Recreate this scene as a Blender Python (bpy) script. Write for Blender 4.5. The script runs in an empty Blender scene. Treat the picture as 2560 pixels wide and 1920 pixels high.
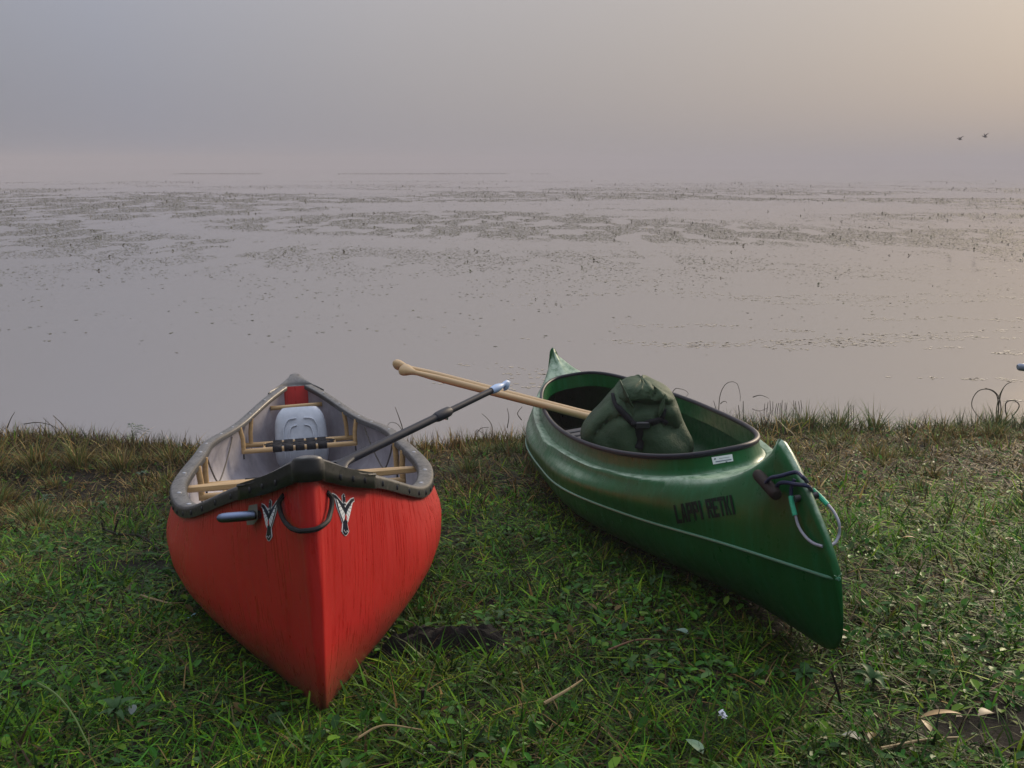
import bpy, bmesh, math, random
import numpy as np
from mathutils import Vector, Matrix
from mathutils.bvhtree import BVHTree
from mathutils.geometry import tessellate_polygon
random.seed(7); rng = np.random.default_rng(11)
R = math.radians
SC = bpy.context.scene
COL = SC.collection

# ------------------------------------------------------------------ camera
CAMZ = 1.92                      # camera height above the lake
FPX = 2600.0                     # focal length in pixels of a 2560 px wide picture
TH = math.atan(548 / FPX)        # camera looks this far below the horizon
cd = bpy.data.cameras.new('camera'); cam = bpy.data.objects.new('camera', cd); COL.objects.link(cam)
cd.sensor_width = 36.0; cd.lens = 36.0 * FPX / 2560.0
cd.clip_start = 0.05; cd.clip_end = 3000
cam.location = (0, 0, CAMZ); cam.rotation_euler = (math.pi / 2 - TH, 0, 0)
SC.camera = cam

# ------------------------------------------------------------------ sky, sun, exposure
SUN_AZ, SUN_EL = R(37), R(20)    # to the right of the view direction, low
sdir = Vector((math.sin(SUN_AZ) * math.cos(SUN_EL), math.cos(SUN_AZ) * math.cos(SUN_EL), math.sin(SUN_EL)))
wd = bpy.data.worlds.new('World'); SC.world = wd; wd.use_nodes = True
nt = wd.node_tree; N = nt.nodes; Lk = nt.links; N.clear()
wo = N.new('ShaderNodeOutputWorld'); bg = N.new('ShaderNodeBackground'); Lk.new(bg.outputs[0], wo.inputs[0])
sky = N.new('ShaderNodeTexSky'); sky.sky_type = 'NISHITA'; sky.sun_disc = False
sky.sun_elevation = SUN_EL; sky.sun_rotation = SUN_AZ; sky.dust_density = 4; sky.air_density = 1.5
tc = N.new('ShaderNodeTexCoord')
def wmath(op, a, b=None, c=None):
    n = N.new('ShaderNodeMath'); n.operation = op
    for i, v in enumerate((a, b, c)):
        if v is None: continue
        if hasattr(v, 'links'): Lk.new(v, n.inputs[i])
        else: n.inputs[i].default_value = v
    return n.outputs[0]
dot = N.new('ShaderNodeVectorMath'); dot.operation = 'DOT_PRODUCT'
Lk.new(tc.outputs['Generated'], dot.inputs[0]); dot.inputs[1].default_value = sdir
cosang = dot.outputs['Value']
sep = N.new('ShaderNodeSeparateXYZ'); Lk.new(tc.outputs['Generated'], sep.inputs[0])
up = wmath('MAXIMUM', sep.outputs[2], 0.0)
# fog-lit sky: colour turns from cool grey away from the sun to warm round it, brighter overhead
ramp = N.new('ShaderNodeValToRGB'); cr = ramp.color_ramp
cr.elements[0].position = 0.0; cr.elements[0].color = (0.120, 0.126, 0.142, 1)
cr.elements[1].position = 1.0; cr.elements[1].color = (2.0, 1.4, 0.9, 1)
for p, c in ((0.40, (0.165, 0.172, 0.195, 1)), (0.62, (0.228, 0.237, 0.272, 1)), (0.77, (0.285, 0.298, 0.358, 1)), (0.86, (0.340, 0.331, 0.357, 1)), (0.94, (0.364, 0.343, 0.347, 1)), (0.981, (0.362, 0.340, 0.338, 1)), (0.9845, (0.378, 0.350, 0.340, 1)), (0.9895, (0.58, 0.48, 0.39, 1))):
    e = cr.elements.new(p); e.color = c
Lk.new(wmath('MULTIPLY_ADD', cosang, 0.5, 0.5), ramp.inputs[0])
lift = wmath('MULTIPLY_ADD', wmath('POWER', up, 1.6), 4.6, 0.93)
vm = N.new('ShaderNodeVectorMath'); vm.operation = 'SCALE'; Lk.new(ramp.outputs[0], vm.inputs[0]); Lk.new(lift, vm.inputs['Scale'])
sk = N.new('ShaderNodeVectorMath'); sk.operation = 'SCALE'; Lk.new(sky.outputs[0], sk.inputs[0]); sk.inputs['Scale'].default_value = 0.05
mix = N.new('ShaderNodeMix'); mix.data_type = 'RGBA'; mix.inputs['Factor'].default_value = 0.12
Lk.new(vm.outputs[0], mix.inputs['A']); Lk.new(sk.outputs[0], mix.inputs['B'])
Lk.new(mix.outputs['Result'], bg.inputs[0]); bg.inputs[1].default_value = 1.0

sl = bpy.data.lights.new('sun', 'SUN'); so = bpy.data.objects.new('sun', sl); COL.objects.link(so)
sl.energy = 2.4; sl.angle = R(17); sl.color = (1.0, 0.83, 0.62)
so.rotation_euler = (-sdir).to_track_quat('-Z', 'Y').to_euler()
vs = SC.view_settings; vs.view_transform = 'Standard'; vs.look = 'None'; vs.exposure = 0.2; vs.gamma = 1.0; vs.use_curve_mapping = False
SC.render.engine = 'CYCLES'
cy = SC.cycles; cy.max_bounces = 8; cy.diffuse_bounces = 3; cy.glossy_bounces = 3; cy.transmission_bounces = 4; cy.volume_bounces = 2
cy.transparent_max_bounces = 8; cy.use_denoising = True; cy.caustics_reflective = False; cy.caustics_refractive = False

# ------------------------------------------------------------------ helpers
CT, ST = math.cos(TH), math.sin(TH)
def ray(px, py):
    a, c = (px - 1280) / FPX, (960 - py) / FPX
    return np.array([a, CT + c * ST, -ST + c * CT])
CAM = np.array([0, 0, CAMZ])
def at(px, py, Y):               # point seen at a pixel, on the upright plane at distance Y
    d = ray(px, py); return CAM + d * (Y / d[1])
def rotm(yaw, pit, rol):
    a, b, c, d, e, f = math.cos(yaw), math.sin(yaw), math.cos(pit), math.sin(pit), math.cos(rol), math.sin(rol)
    return np.array([[a, -b, 0], [b, a, 0], [0, 0, 1]]) @ np.array([[1, 0, 0], [0, c, -d], [0, d, c]]) @ np.array([[e, 0, f], [0, 1, 0], [-f, 0, e]])
def spl(xk, yk, x):
    xk = np.asarray(xk, float); yk = np.asarray(yk, float); x = np.asarray(x, float)
    m = np.gradient(yk, xk)
    i = np.clip(np.searchsorted(xk, x) - 1, 0, len(xk) - 2); h = xk[i + 1] - xk[i]; t = np.clip((x - xk[i]) / h, 0, 1)
    return (2*t**3 - 3*t**2 + 1) * yk[i] + (t**3 - 2*t**2 + t) * h * m[i] + (-2*t**3 + 3*t**2) * yk[i + 1] + (t**3 - t**2) * h * m[i + 1]
def sst(a, b, x):
    t = np.clip((np.asarray(x, float) - a) / (b - a), 0, 1); return t * t * (3 - 2 * t)
def vnoise(x, y, seed=0):
    xi = np.floor(x).astype(np.int64); yi = np.floor(y).astype(np.int64); fx = x - xi; fy = y - yi
    fx = fx * fx * (3 - 2 * fx); fy = fy * fy * (3 - 2 * fy)
    def h(a, b):
        n = (a * 374761393 + b * 668265263 + seed * 1442695) & 0x7fffffff
        n = ((n ^ (n >> 13)) * 1274126177) & 0x7fffffff
        return ((n ^ (n >> 16)) & 0xffff) / 65535.0
    return (h(xi, yi) * (1 - fx) + h(xi + 1, yi) * fx) * (1 - fy) + (h(xi, yi + 1) * (1 - fx) + h(xi + 1, yi + 1) * fx) * fy
def fbm(x, y, oct=4, seed=0):
    s = 0; a = 0.5; t = 0
    for k in range(oct):
        s = s + a * vnoise(x * 2**k + 17.3 * k, y * 2**k - 9.1 * k, seed + k); t += a; a *= 0.5
    return s / t

MATS = {}
def mat(name, col, rough=0.5, spec=0.5, metal=0.0, coat=0.0, build=None, bump=None, sub=None):
    if name in MATS: return MATS[name]
    m = bpy.data.materials.new(name); m.use_nodes = True; t = m.node_tree; p = t.nodes['Principled BSDF']
    p.inputs['Base Color'].default_value = (*col, 1); p.inputs['Roughness'].default_value = rough
    p.inputs['Specular IOR Level'].default_value = spec; p.inputs['Metallic'].default_value = metal; p.inputs['Coat Weight'].default_value = coat
    p.inputs['Coat Roughness'].default_value = 0.12
    if build: build(t, p)
    MATS[name] = m; return m
def nd(t, kind, **kw):
    n = t.nodes.new(kind)
    for k, v in kw.items():
        if k in n.inputs: n.inputs[k].default_value = v
        else: setattr(n, k, v)
    return n
def coords(t, scale=(1, 1, 1), src='Object', rot=(0, 0, 0)):
    c = t.nodes.new('ShaderNodeTexCoord'); mp = t.nodes.new('ShaderNodeMapping'); mp.inputs['Scale'].default_value = scale; mp.inputs['Rotation'].default_value = rot
    t.links.new(c.outputs[src], mp.inputs[0]); return mp.outputs[0]
def noise(t, vec, scale, detail=4, rough=0.55):
    n = nd(t, 'ShaderNodeTexNoise', Scale=scale, Detail=detail, Roughness=rough); t.links.new(vec, n.inputs['Vector']); return n.outputs['Fac']
def rampn(t, fac, stops):
    r = t.nodes.new('ShaderNodeValToRGB'); e = r.color_ramp.elements
    while len(e) < len(stops): e.new(0.5)
    for i, (p, c) in enumerate(stops):
        e[i].position = p; e[i].color = (*c, 1) if len(c) == 3 else c
    t.links.new(fac, r.inputs[0]); return r.outputs[0]
def mixc(t, fac, a, b, mode='MIX'):
    m = t.nodes.new('ShaderNodeMix'); m.data_type = 'RGBA'; m.blend_type = mode
    for k, v in (('Factor', fac), ('A', a), ('B', b)):
        if hasattr(v, 'links'): t.links.new(v, m.inputs[k])
        elif k == 'Factor': m.inputs[k].default_value = v
        else: m.inputs[k].default_value = (*v, 1)
    return m.outputs['Result']
def tmath(t, op, a, b=0.5):
    n = t.nodes.new('ShaderNodeMath'); n.operation = op; n.use_clamp = False
    for i, v in enumerate((a, b)):
        if hasattr(v, 'links'): t.links.new(v, n.inputs[i])
        else: n.inputs[i].default_value = v
    return n.outputs[0]
def bumpn(t, p, h, strength=0.3, dist=0.002):
    b = t.nodes.new('ShaderNodeBump'); b.inputs['Strength'].default_value = strength; b.inputs['Distance'].default_value = dist
    t.links.new(h, b.inputs['Height']); t.links.new(b.outputs[0], p.inputs['Normal'])

def link(o, parent=None):
    COL.objects.link(o)
    if parent is not None: o.parent = parent
    return o
def mesh(name, V, Fc, m, parent=None, smooth=True):
    me = bpy.data.meshes.new(name); me.from_pydata([tuple(map(float, v)) for v in V], [], [tuple(map(int, f)) for f in Fc]); me.validate()
    if smooth: me.polygons.foreach_set('use_smooth', [True] * len(me.polygons))
    if smooth: me.set_sharp_from_angle(angle=R(42))
    for mm in (m if isinstance(m, (list, tuple)) else [m]): me.materials.append(mm)
    return link(bpy.data.objects.new(name, me), parent)
def tag(o, label=None, cat=None, group=None, kind=None):
    for k, v in (('label', label), ('category', cat), ('group', group), ('kind', kind)):
        if v: o[k] = v
    return o
def empty(name, loc=(0, 0, 0), M=None):
    o = bpy.data.objects.new(name, None); link(o); o.empty_display_size = 0.1
    if M is not None: o.matrix_world = M
    else: o.location = loc
    return o
class MB:                         # collects shapes for ONE mesh
    def __init__(s): s.V = []; s.F = []
    def add(s, V, Fc):
        o = len(s.V); s.V += [tuple(v) for v in V]; s.F += [tuple(i + o for i in f) for f in Fc]; return s
    def grid(s, P, closeu=False, closev=False):
        nu, nv = len(P), len(P[0]); V = [p for r in P for p in r]; Fc = []
        for i in range(nu - (0 if closeu else 1)):
            for j in range(nv - (0 if closev else 1)):
                a, b = i, (i + 1) % nu; c, d = j, (j + 1) % nv
                Fc.append((a * nv + c, b * nv + c, b * nv + d, a * nv + d))
        return s.add(V, Fc)
    def tube(s, pts, r, n=8, cap=True, ell=None, roll=0.0):
        pts = [np.array(p, float) for p in pts]; k = len(pts); rr = r if hasattr(r, '__len__') else [r] * k
        rows = []; prev = None
        for i in range(k):
            t = pts[min(i + 1, k - 1)] - pts[max(i - 1, 0)]; t = t / (np.linalg.norm(t) + 1e-9)
            if prev is None:
                a = np.array([0, 0, 1.0]) if abs(t[2]) < 0.9 else np.array([1.0, 0, 0])
                u = np.cross(t, a)
            else: u = prev - t * (prev @ t)
            u = u / np.linalg.norm(u); prev = u; v = np.cross(t, u)
            e = ell[i] if ell is not None else (1, 1)
            rows.append([pts[i] + rr[i] * (e[0] * math.cos(roll + 2 * math.pi * j / n) * u + e[1] * math.sin(roll + 2 * math.pi * j / n) * v) for j in range(n)])
        o = len(s.V); s.grid(rows, closev=True)
        if cap:
            s.F.append(tuple(o + j for j in range(n))[::-1]); s.F.append(tuple(o + (k - 1) * n + j for j in range(n)))
        return s
    def box(s, lo, hi, bev=0.0):
        x0, y0, z0 = lo; x1, y1, z1 = hi; b = bev
        if b <= 0:
            V = [(x, y, z) for z in (z0, z1) for y in (y0, y1) for x in (x0, x1)]
            return s.add(V, [(0, 2, 3, 1), (4, 5, 7, 6), (0, 1, 5, 4), (2, 6, 7, 3), (0, 4, 6, 2), (1, 3, 7, 5)])
        rows = []
        for z, i in ((z0, b), (z0 + b, 0), (z1 - b, 0), (z1, b)):
            c = b
            rows.append([(x0 + i + c, y0 + i, z), (x1 - i - c, y0 + i, z), (x1 - i, y0 + i + c, z), (x1 - i, y1 - i - c, z), (x1 - i - c, y1 - i, z), (x0 + i + c, y1 - i, z), (x0 + i, y1 - i - c, z), (x0 + i, y0 + i + c, z)])
        o = len(s.V); s.grid(rows, closev=True); s.F.append(tuple(o + j for j in range(8))[::-1]); s.F.append(tuple(o + 24 + j for j in range(8))); return s
    def xf(s, A, t=(0, 0, 0)):
        A = np.array(A); t = np.array(t); s.V = [tuple(A @ np.array(v) + t) for v in s.V]; return s
    def build(s, name, m, parent=None, smooth=True, bevel=0, sub=0):
        o = mesh(name, s.V, s.F, m, parent, smooth)
        if smooth == 'auto': pass
        if sub:
            md = o.modifiers.new('sub', 'SUBSURF'); md.levels = md.render_levels = sub
        return o
def smooth_path(P, n=24):
    P = np.array(P, float); d = np.r_[0, np.cumsum(np.linalg.norm(np.diff(P, axis=0), axis=1))]; x = np.linspace(0, d[-1], n)
    return np.stack([spl(d, P[:, k], x) for k in range(P.shape[1])], 1)

# ------------------------------------------------------------------ canoe frames (fitted poses)
RO = np.array([-.406, 2.056, -1.203 + CAMZ]); RR = rotm(.214, -.155, -.021); RL = 4.585
GO = np.array([.812, 2.299, -1.191 + CAMZ]); GR = rotm(.113, -.111, -.148); GL = 4.469
def m4(Rm, o): return Matrix([[*Rm[0], o[0]], [*Rm[1], o[1]], [*Rm[2], o[2]], [0, 0, 0, 1]])
def loc_hit(Rm, o, px, py, axis, val):   # point on a plane of the canoe's own frame
    d = Rm.T @ ray(px, py); c = Rm.T @ (CAM - o); return c + d * ((val - c[axis]) / d[axis])
RU = [0, .08, .18, .32, .5]
def rb(y):
    u = np.minimum(np.asarray(y, float) / RL, 1 - np.asarray(y, float) / RL); return spl(RU + [.68], [.012, .174, .339, .455, .447, .455], np.clip(u, 0, .5))
def rz(y):
    u = np.minimum(np.asarray(y, float) / RL, 1 - np.asarray(y, float) / RL); return spl(RU + [.68], [.581, .497, .387, .358, .380, .358], np.clip(u, 0, .5))
def rk(y):                        # stem and keel profile
    e = np.minimum(np.asarray(y, float), RL - np.asarray(y, float))
    return spl([0, .006, .016, .034, .07, .13, .22, .4, .8, 2.4], [.56, .45, .33, .19, .060, -.006, -.022, -.012, .0, .0], e)

# ------------------------------------------------------------------ ground, water
def shoreY(X):
    return spl([-40, -12, -4, -3, -2.4, -1.9, -1.2, -.4, 0, .6, 1.2, 2, 3, 4, 12, 40], [9, 8, 7.2, 7.1, 6.95, 6.8, 6.72, 6.7, 6.75, 6.95, 7.15, 7.2, 7.25, 7.3, 8.2, 10], X) + .30 * (fbm(np.asarray(X, float) * 1.6 + 50, np.asarray(X, float) * 0 + 3.3, 3, 5) - .5)
def gz(X, Y):
    X = np.asarray(X, float); Y = np.asarray(Y, float)
    Ye = np.where(Y > 1.6, Y, 1.6 - .25 * (1 - np.exp(-(1.6 - np.minimum(Y, 1.6)))))
    zr = RO[2] - .1597 * (Ye - 2.056); zg = GO[2] - .025 - .1126 * (Ye - 2.299)
    xr = -.406 - .2173 * (Ye - 2.056); xg = .812 - .1135 * (Ye - 2.299)
    w = (X - xr) / (xg - xr); w = .5 + 1.4 * np.tanh((w - .5) / 1.4)
    z = zr + w * (zg - zr) - .012
    z = z + .035 * (fbm(X * 1.3, Y * 1.3, 3, 3) - .5) + .02 * (fbm(X * 6, Y * 6, 2, 8) - .5)
    z = z + .15 * np.exp(-((X + 3.1) / .7)**2 - ((Y - 6.35) / .5)**2)
    cap = .07 + .125 * np.maximum(7.25 - Y, 0); k = sst(.8, 1.5, X - .08 * (4.5 - np.minimum(Y, 4.5))) * sst(3.0, 4.6, Y); z = z * (1 - k) + np.minimum(z, cap) * k
    for Rm, o, L_, ox in ((RR, RO, RL, 0.0), (GR, GO, GL, -.10)):
        ax = Rm[:2, 1] / np.linalg.norm(Rm[:2, 1]); yy = (X - o[0]) * ax[0] + (Y - o[1]) * ax[1]; xx = (X - o[0]) * ax[1] - (Y - o[1]) * ax[0] - ox
        z = z - .045 * np.exp(-(xx / .24)**2) * sst(.6, 1.3, yy) * (1 - sst(L_, L_ + .5, yy))
    s = shoreY(X); z = np.where(Y < s + .6, np.maximum(z, .04), z)
    return z * (1 - sst(s - .15, s + .25, Y)) + (-.32 - .04 * np.clip(Y - s, 0, 8)) * sst(s - .15, s + .25, Y)
def gpt(px, py, dz=0.0):           # where the line of sight through a pixel meets the bank
    d = ray(px, py); t = np.linspace(1.0, 12, 2200); P = CAM + d[None] * t[:, None]
    i = np.argmax(P[:, 2] < gz(P[:, 0], P[:, 1]) + dz); return P[i]

def m_soil(t, p):
    v = coords(t, src='Object'); f = noise(t, v, 9, 6, .65); c = rampn(t, f, [(0.3, (.003, .0025, .0015)), (.55, (.008, .006, .0035)), (.75, (.022, .016, .009))])
    t.links.new(c, p.inputs['Base Color']); bumpn(t, p, noise(t, v, 60, 5, .7), .8, .012)
SOIL = mat('soil', (.03, .024, .015), .9, .2, build=m_soil)
def axis(a, b, fine0, fine1, nf, nc):
    l = fine0 - np.geomspace(.3, fine0 - a + .3, nc)[::-1] + .3 if a < fine0 else np.array([])
    r = fine1 + np.geomspace(.3, b - fine1 + .3, nc) - .3
    return np.unique(np.r_[l, np.linspace(fine0, fine1, nf), r])
gx = axis(-200, 200, -6, 6, 170, 18); gy = axis(-50, 40, .3, 9, 150, 14)
GX, GY = np.meshgrid(gx, gy, indexing='ij'); GZ = gz(GX, GY)
b = MB(); b.grid([[(GX[i, j], GY[i, j], GZ[i, j]) for j in range(len(gy))] for i in range(len(gx))])
ground = tag(b.build('ground', SOIL), kind='structure')

def m_water(t, p):
    v = coords(t, (1.0, .55, 1), 'Object'); bumpn(t, p, tmath(t, 'ADD', noise(t, v, 2.2, 3, .5), tmath(t, 'MULTIPLY', noise(t, v, .35, 2, .5), 1.5)), .07, .05)
    p.inputs['IOR'].default_value = 2.6
WATER = mat('lake_water', (.172, .155, .143), .045, .5, build=m_water)
b = MB(); wx = np.linspace(-600, 600, 15); wy = np.r_[6.0, 20, 60, 200, 400, 600]
b.grid([[(x, y, 0.0) for y in wy] for x in wx]); water = tag(b.build('lake_water', WATER), kind='structure')
b = MB(); b.grid([[(x, y, -2.2) for y in (-55, 39.9, 600)] for x in (-600, 0, 600)]); tag(b.build('lake_bed', SOIL), kind='structure')

# haze over the lake
hz = bpy.data.materials.new('haze_air'); hz.use_nodes = True; t = hz.node_tree; t.nodes.clear()
ho = t.nodes.new('ShaderNodeOutputMaterial'); hv = t.nodes.new('ShaderNodeVolumePrincipled'); t.links.new(hv.outputs[0], ho.inputs['Volume'])
hv.inputs['Color'].default_value = (.505, .492, .522, 1); hv.inputs['Density'].default_value = .0038; hv.inputs['Anisotropy'].default_value = 0.0
b = MB(); b.box((-620, -60, -3.4), (620, 620, 6.0)); tag(b.build('haze', hz, smooth=False), 'grey morning mist lying over the whole lake', 'mist', kind='stuff')

# ------------------------------------------------------------------ materials of the boats
def m_red(t, p):
    v = coords(t); f = noise(t, coords(t, (125, 125, 1.4)), 1.0, 3, .6); drip = rampn(t, f, [(.52, (0, 0, 0)), (.61, (1, 1, 1))])
    area = rampn(t, noise(t, v, 6, 4, .6), [(.38, (.25,) * 3), (.56, (1, 1, 1))]); drip = mixc(t, 1.0, drip, area, 'MULTIPLY')
    base = rampn(t, noise(t, v, 5, 4), [(.3, (.48, .014, .013)), (.7, (.57, .020, .018))])
    c = mixc(t, tmath(t, 'MULTIPLY', drip, .30), base, (.26, .005, .005))
    scr = rampn(t, noise(t, coords(t, (8, 1.2, 22), rot=(.5, 0, 0)), 9, 5, .7), [(.66, (0, 0, 0)), (.72, (1, 1, 1))]); c = mixc(t, tmath(t, 'MULTIPLY', scr, .16), c, (.62, .22, .20))
    sp = t.nodes.new('ShaderNodeSeparateXYZ'); t.links.new(v, sp.inputs[0])
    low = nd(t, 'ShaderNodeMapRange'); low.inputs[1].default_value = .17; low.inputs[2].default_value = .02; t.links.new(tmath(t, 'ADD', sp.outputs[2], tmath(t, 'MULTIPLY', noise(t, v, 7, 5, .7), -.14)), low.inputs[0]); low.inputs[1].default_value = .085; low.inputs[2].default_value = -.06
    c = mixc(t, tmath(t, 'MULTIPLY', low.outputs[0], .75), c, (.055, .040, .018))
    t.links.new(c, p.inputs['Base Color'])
    fine = noise(t, v, 420, 2, .5); drops = rampn(t, fine, [(.60, (0, 0, 0)), (.68, (1, 1, 1))])
    t.links.new(tmath(t, 'SUBTRACT', .44, tmath(t, 'MULTIPLY', drip, .22)), p.inputs['Roughness'])
    bumpn(t, p, tmath(t, 'ADD', drops, tmath(t, 'MULTIPLY', fine, .4)), .22, .0012)
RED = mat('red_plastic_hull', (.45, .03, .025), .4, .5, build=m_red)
def m_liner(t, p):
    v = coords(t); c = rampn(t, noise(t, v, 6, 6, .7), [(.3, (.21, .205, .235)), (.65, (.36, .35, .39))])
    sc = rampn(t, noise(t, coords(t, (1, 4, 1)), 26, 5, .75), [(.66, (0, 0, 0)), (.74, (1, 1, 1))])
    t.links.new(mixc(t, tmath(t, 'MULTIPLY', sc, .5), c, (.10, .09, .10)), p.inputs['Base Color'])
LINER = mat('grey_liner', (.45, .43, .48), .55, .4, build=m_liner)
def dew_sheen(t, c, col, amt, lo=.50, hi=.86):     # dew and reflected sky painted pale on what faces up, in patches and runs
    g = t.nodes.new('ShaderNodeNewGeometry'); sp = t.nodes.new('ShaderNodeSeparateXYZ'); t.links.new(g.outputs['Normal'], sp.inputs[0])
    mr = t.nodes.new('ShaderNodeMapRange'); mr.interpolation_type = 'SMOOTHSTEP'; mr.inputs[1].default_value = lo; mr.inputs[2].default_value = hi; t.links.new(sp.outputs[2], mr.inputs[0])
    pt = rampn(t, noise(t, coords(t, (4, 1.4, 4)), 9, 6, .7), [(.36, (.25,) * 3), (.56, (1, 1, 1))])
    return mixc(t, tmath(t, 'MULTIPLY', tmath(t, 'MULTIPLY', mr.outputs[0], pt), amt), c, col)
def m_vinyl(t, p):
    v = coords(t); f = noise(t, v, 14, 6, .7); t.links.new(dew_sheen(t, rampn(t, f, [(.3, (.008, .009, .010)), (.7, (.020, .021, .021))]), (.135, .132, .122), .75, .72, .95), p.inputs['Base Color'])
    t.links.new(rampn(t, noise(t, coords(t, (3, 1, 3)), 30, 4, .7), [(.35, (.36,) * 3), (.7, (.55,) * 3)]), p.inputs['Roughness'])
    bumpn(t, p, noise(t, v, 120, 3, .5), .05, .001)
VINYL = mat('black_vinyl', (.04, .042, .043), .35, .6, build=m_vinyl)
def m_wood(t, p):
    v = coords(t, (6, 60, 60)); f = noise(t, v, 1, 4, .6); t.links.new(rampn(t, f, [(.3, (.36, .23, .095)), (.7, (.52, .35, .155))]), p.inputs['Base Color'])
WOOD = mat('ash_wood', (.5, .33, .14), .42, .5, build=m_wood)
def m_wood2(t, p):
    v = coords(t, (60, 60, 3)); f = noise(t, v, 1, 4, .6); t.links.new(rampn(t, f, [(.3, (.40, .27, .125)), (.7, (.55, .385, .19))]), p.inputs['Base Color'])
WOODP = mat('paddle_wood', (.5, .33, .15), .38, .5, coat=.2, build=m_wood2)
WEB = mat('black_webbing', (.010, .011, .014), .75, .2, build=lambda t, p: bumpn(t, p, noise(t, coords(t), 500, 2), .4, .001))
STEEL = mat('steel', (.55, .57, .6), .28, .5, 1.0)
DARKM = mat('dark_bolt', (.02, .02, .025), .4)
ROPEB = mat('black_rope', (.012, .012, .013), .7, .3, build=lambda t, p: bumpn(t, p, noise(t, coords(t), 300, 2), .5, .001))
WHITE = mat('white_print', (.82, .86, .90), .35); NAVY = mat('dark_print', (.012, .014, .03), .35)

# ------------------------------------------------------------------ red canoe
red = empty('red_canoe', M=m4(RR, RO))
tag(red, 'red canoe with black gunwales and two bird stickers on its bow', 'canoe')
ystat = np.r_[0, .0008, .002, .004, .007, .011, .016, .022, .028, .034, .042, .05, .06, .07, .10, .13, .17, .22, .28, .35, .43, .52, .64, .78, .95, 1.15, 1.4, 1.7, 2.0, 2.29]
ystat = np.r_[ystat, (RL - ystat[:-1])[::-1]]
EX0, EX1, EXL = 1.5, 3.0, .6
def red_section(y, n=22, inset=0.0, lift=0.0, full=True):
    bb = max(float(rb(y)) - .016 - inset, .002); k = float(rk(y)) + lift; z = float(rz(y)) - .008
    e = min(y, RL - y); ex = EX0 + EX1 * float(sst(.0, EXL, e)); pts = []
    k = min(k, z - .002)
    for i in range(n + 1):
        a = math.pi / 2 * (i / n); s_, c_ = math.sin(a), math.cos(a)
        x = bb * s_**(2 / ex) * (1 + .095 * math.sin(math.pi * min(1, (1 - c_**(2 / ex)))**1.0) * float(sst(.15, .9, e)))
        if e < .30: x = math.hypot(x, .024 * math.sqrt(min(1, e / .030)) * s_**.5 * (1 - e / .30))
        pts.append((x, y, k + (z - k) * (1 - c_**(2 / ex))))
    return [(-p[0], p[1], p[2]) for p in pts[::-1]] + pts[1:]
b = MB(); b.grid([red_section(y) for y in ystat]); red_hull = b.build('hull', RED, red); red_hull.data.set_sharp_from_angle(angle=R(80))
RED_BVH = BVHTree.FromPolygons([Vector(v) for v in b.V], b.F)
yl = [y for y in ystat if .10 <= y <= RL - .10]
b = MB(); b.grid([red_section(y, inset=.007, lift=.012) for y in yl]); b.build('liner', LINER, red)
b = MB()                          # red end bulkhead under the far deck
for yy in (RL - .19,):
    S = red_section(yy, inset=.009, lift=.014); b.add(S, [tuple(range(len(S)))])
b.build('end_bulkhead', RED, red, smooth=False)
def gun_normal(y, s):
    d = .01; y0, y1 = max(y - d, 0), min(y + d, RL); t = np.array([s * (float(rb(y1)) - float(rb(y0))), y1 - y0]); t /= np.linalg.norm(t)
    n = np.array([t[1], -t[0]]); return n * s if n[0] * s > 0 and s > 0 else (n if s > 0 else -n)
prof = [(0, -.034), (.001, -.012), (-.001, -.005), (-.007, 0), (-.046, 0.001), (-.052, -.002), (-.055, -.008), (-.055, -.026), (-.048, -.027), (-.044, -.014), (-.014, -.014), (-.010, -.034)]
gys = np.linspace(.20, RL - .20, 90)
for s in (-1, 1):
    rows = []
    for y in gys:
        n = gun_normal(y, s); x0, z0 = s * float(rb(y)), float(rz(y)); sc = min(1.0, float(rb(y)) / .075)
        rows.append([(x0 + n[0] * a * sc, y + n[1] * a * sc, z0 + q) for a, q in prof])
    b = MB(); b.grid(rows, closev=True); b.F += [tuple(range(len(prof)))[::-1], tuple((len(gys) - 1) * len(prof) + i for i in range(len(prof)))]
    b.build('gunwale', VINYL, red)
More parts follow.
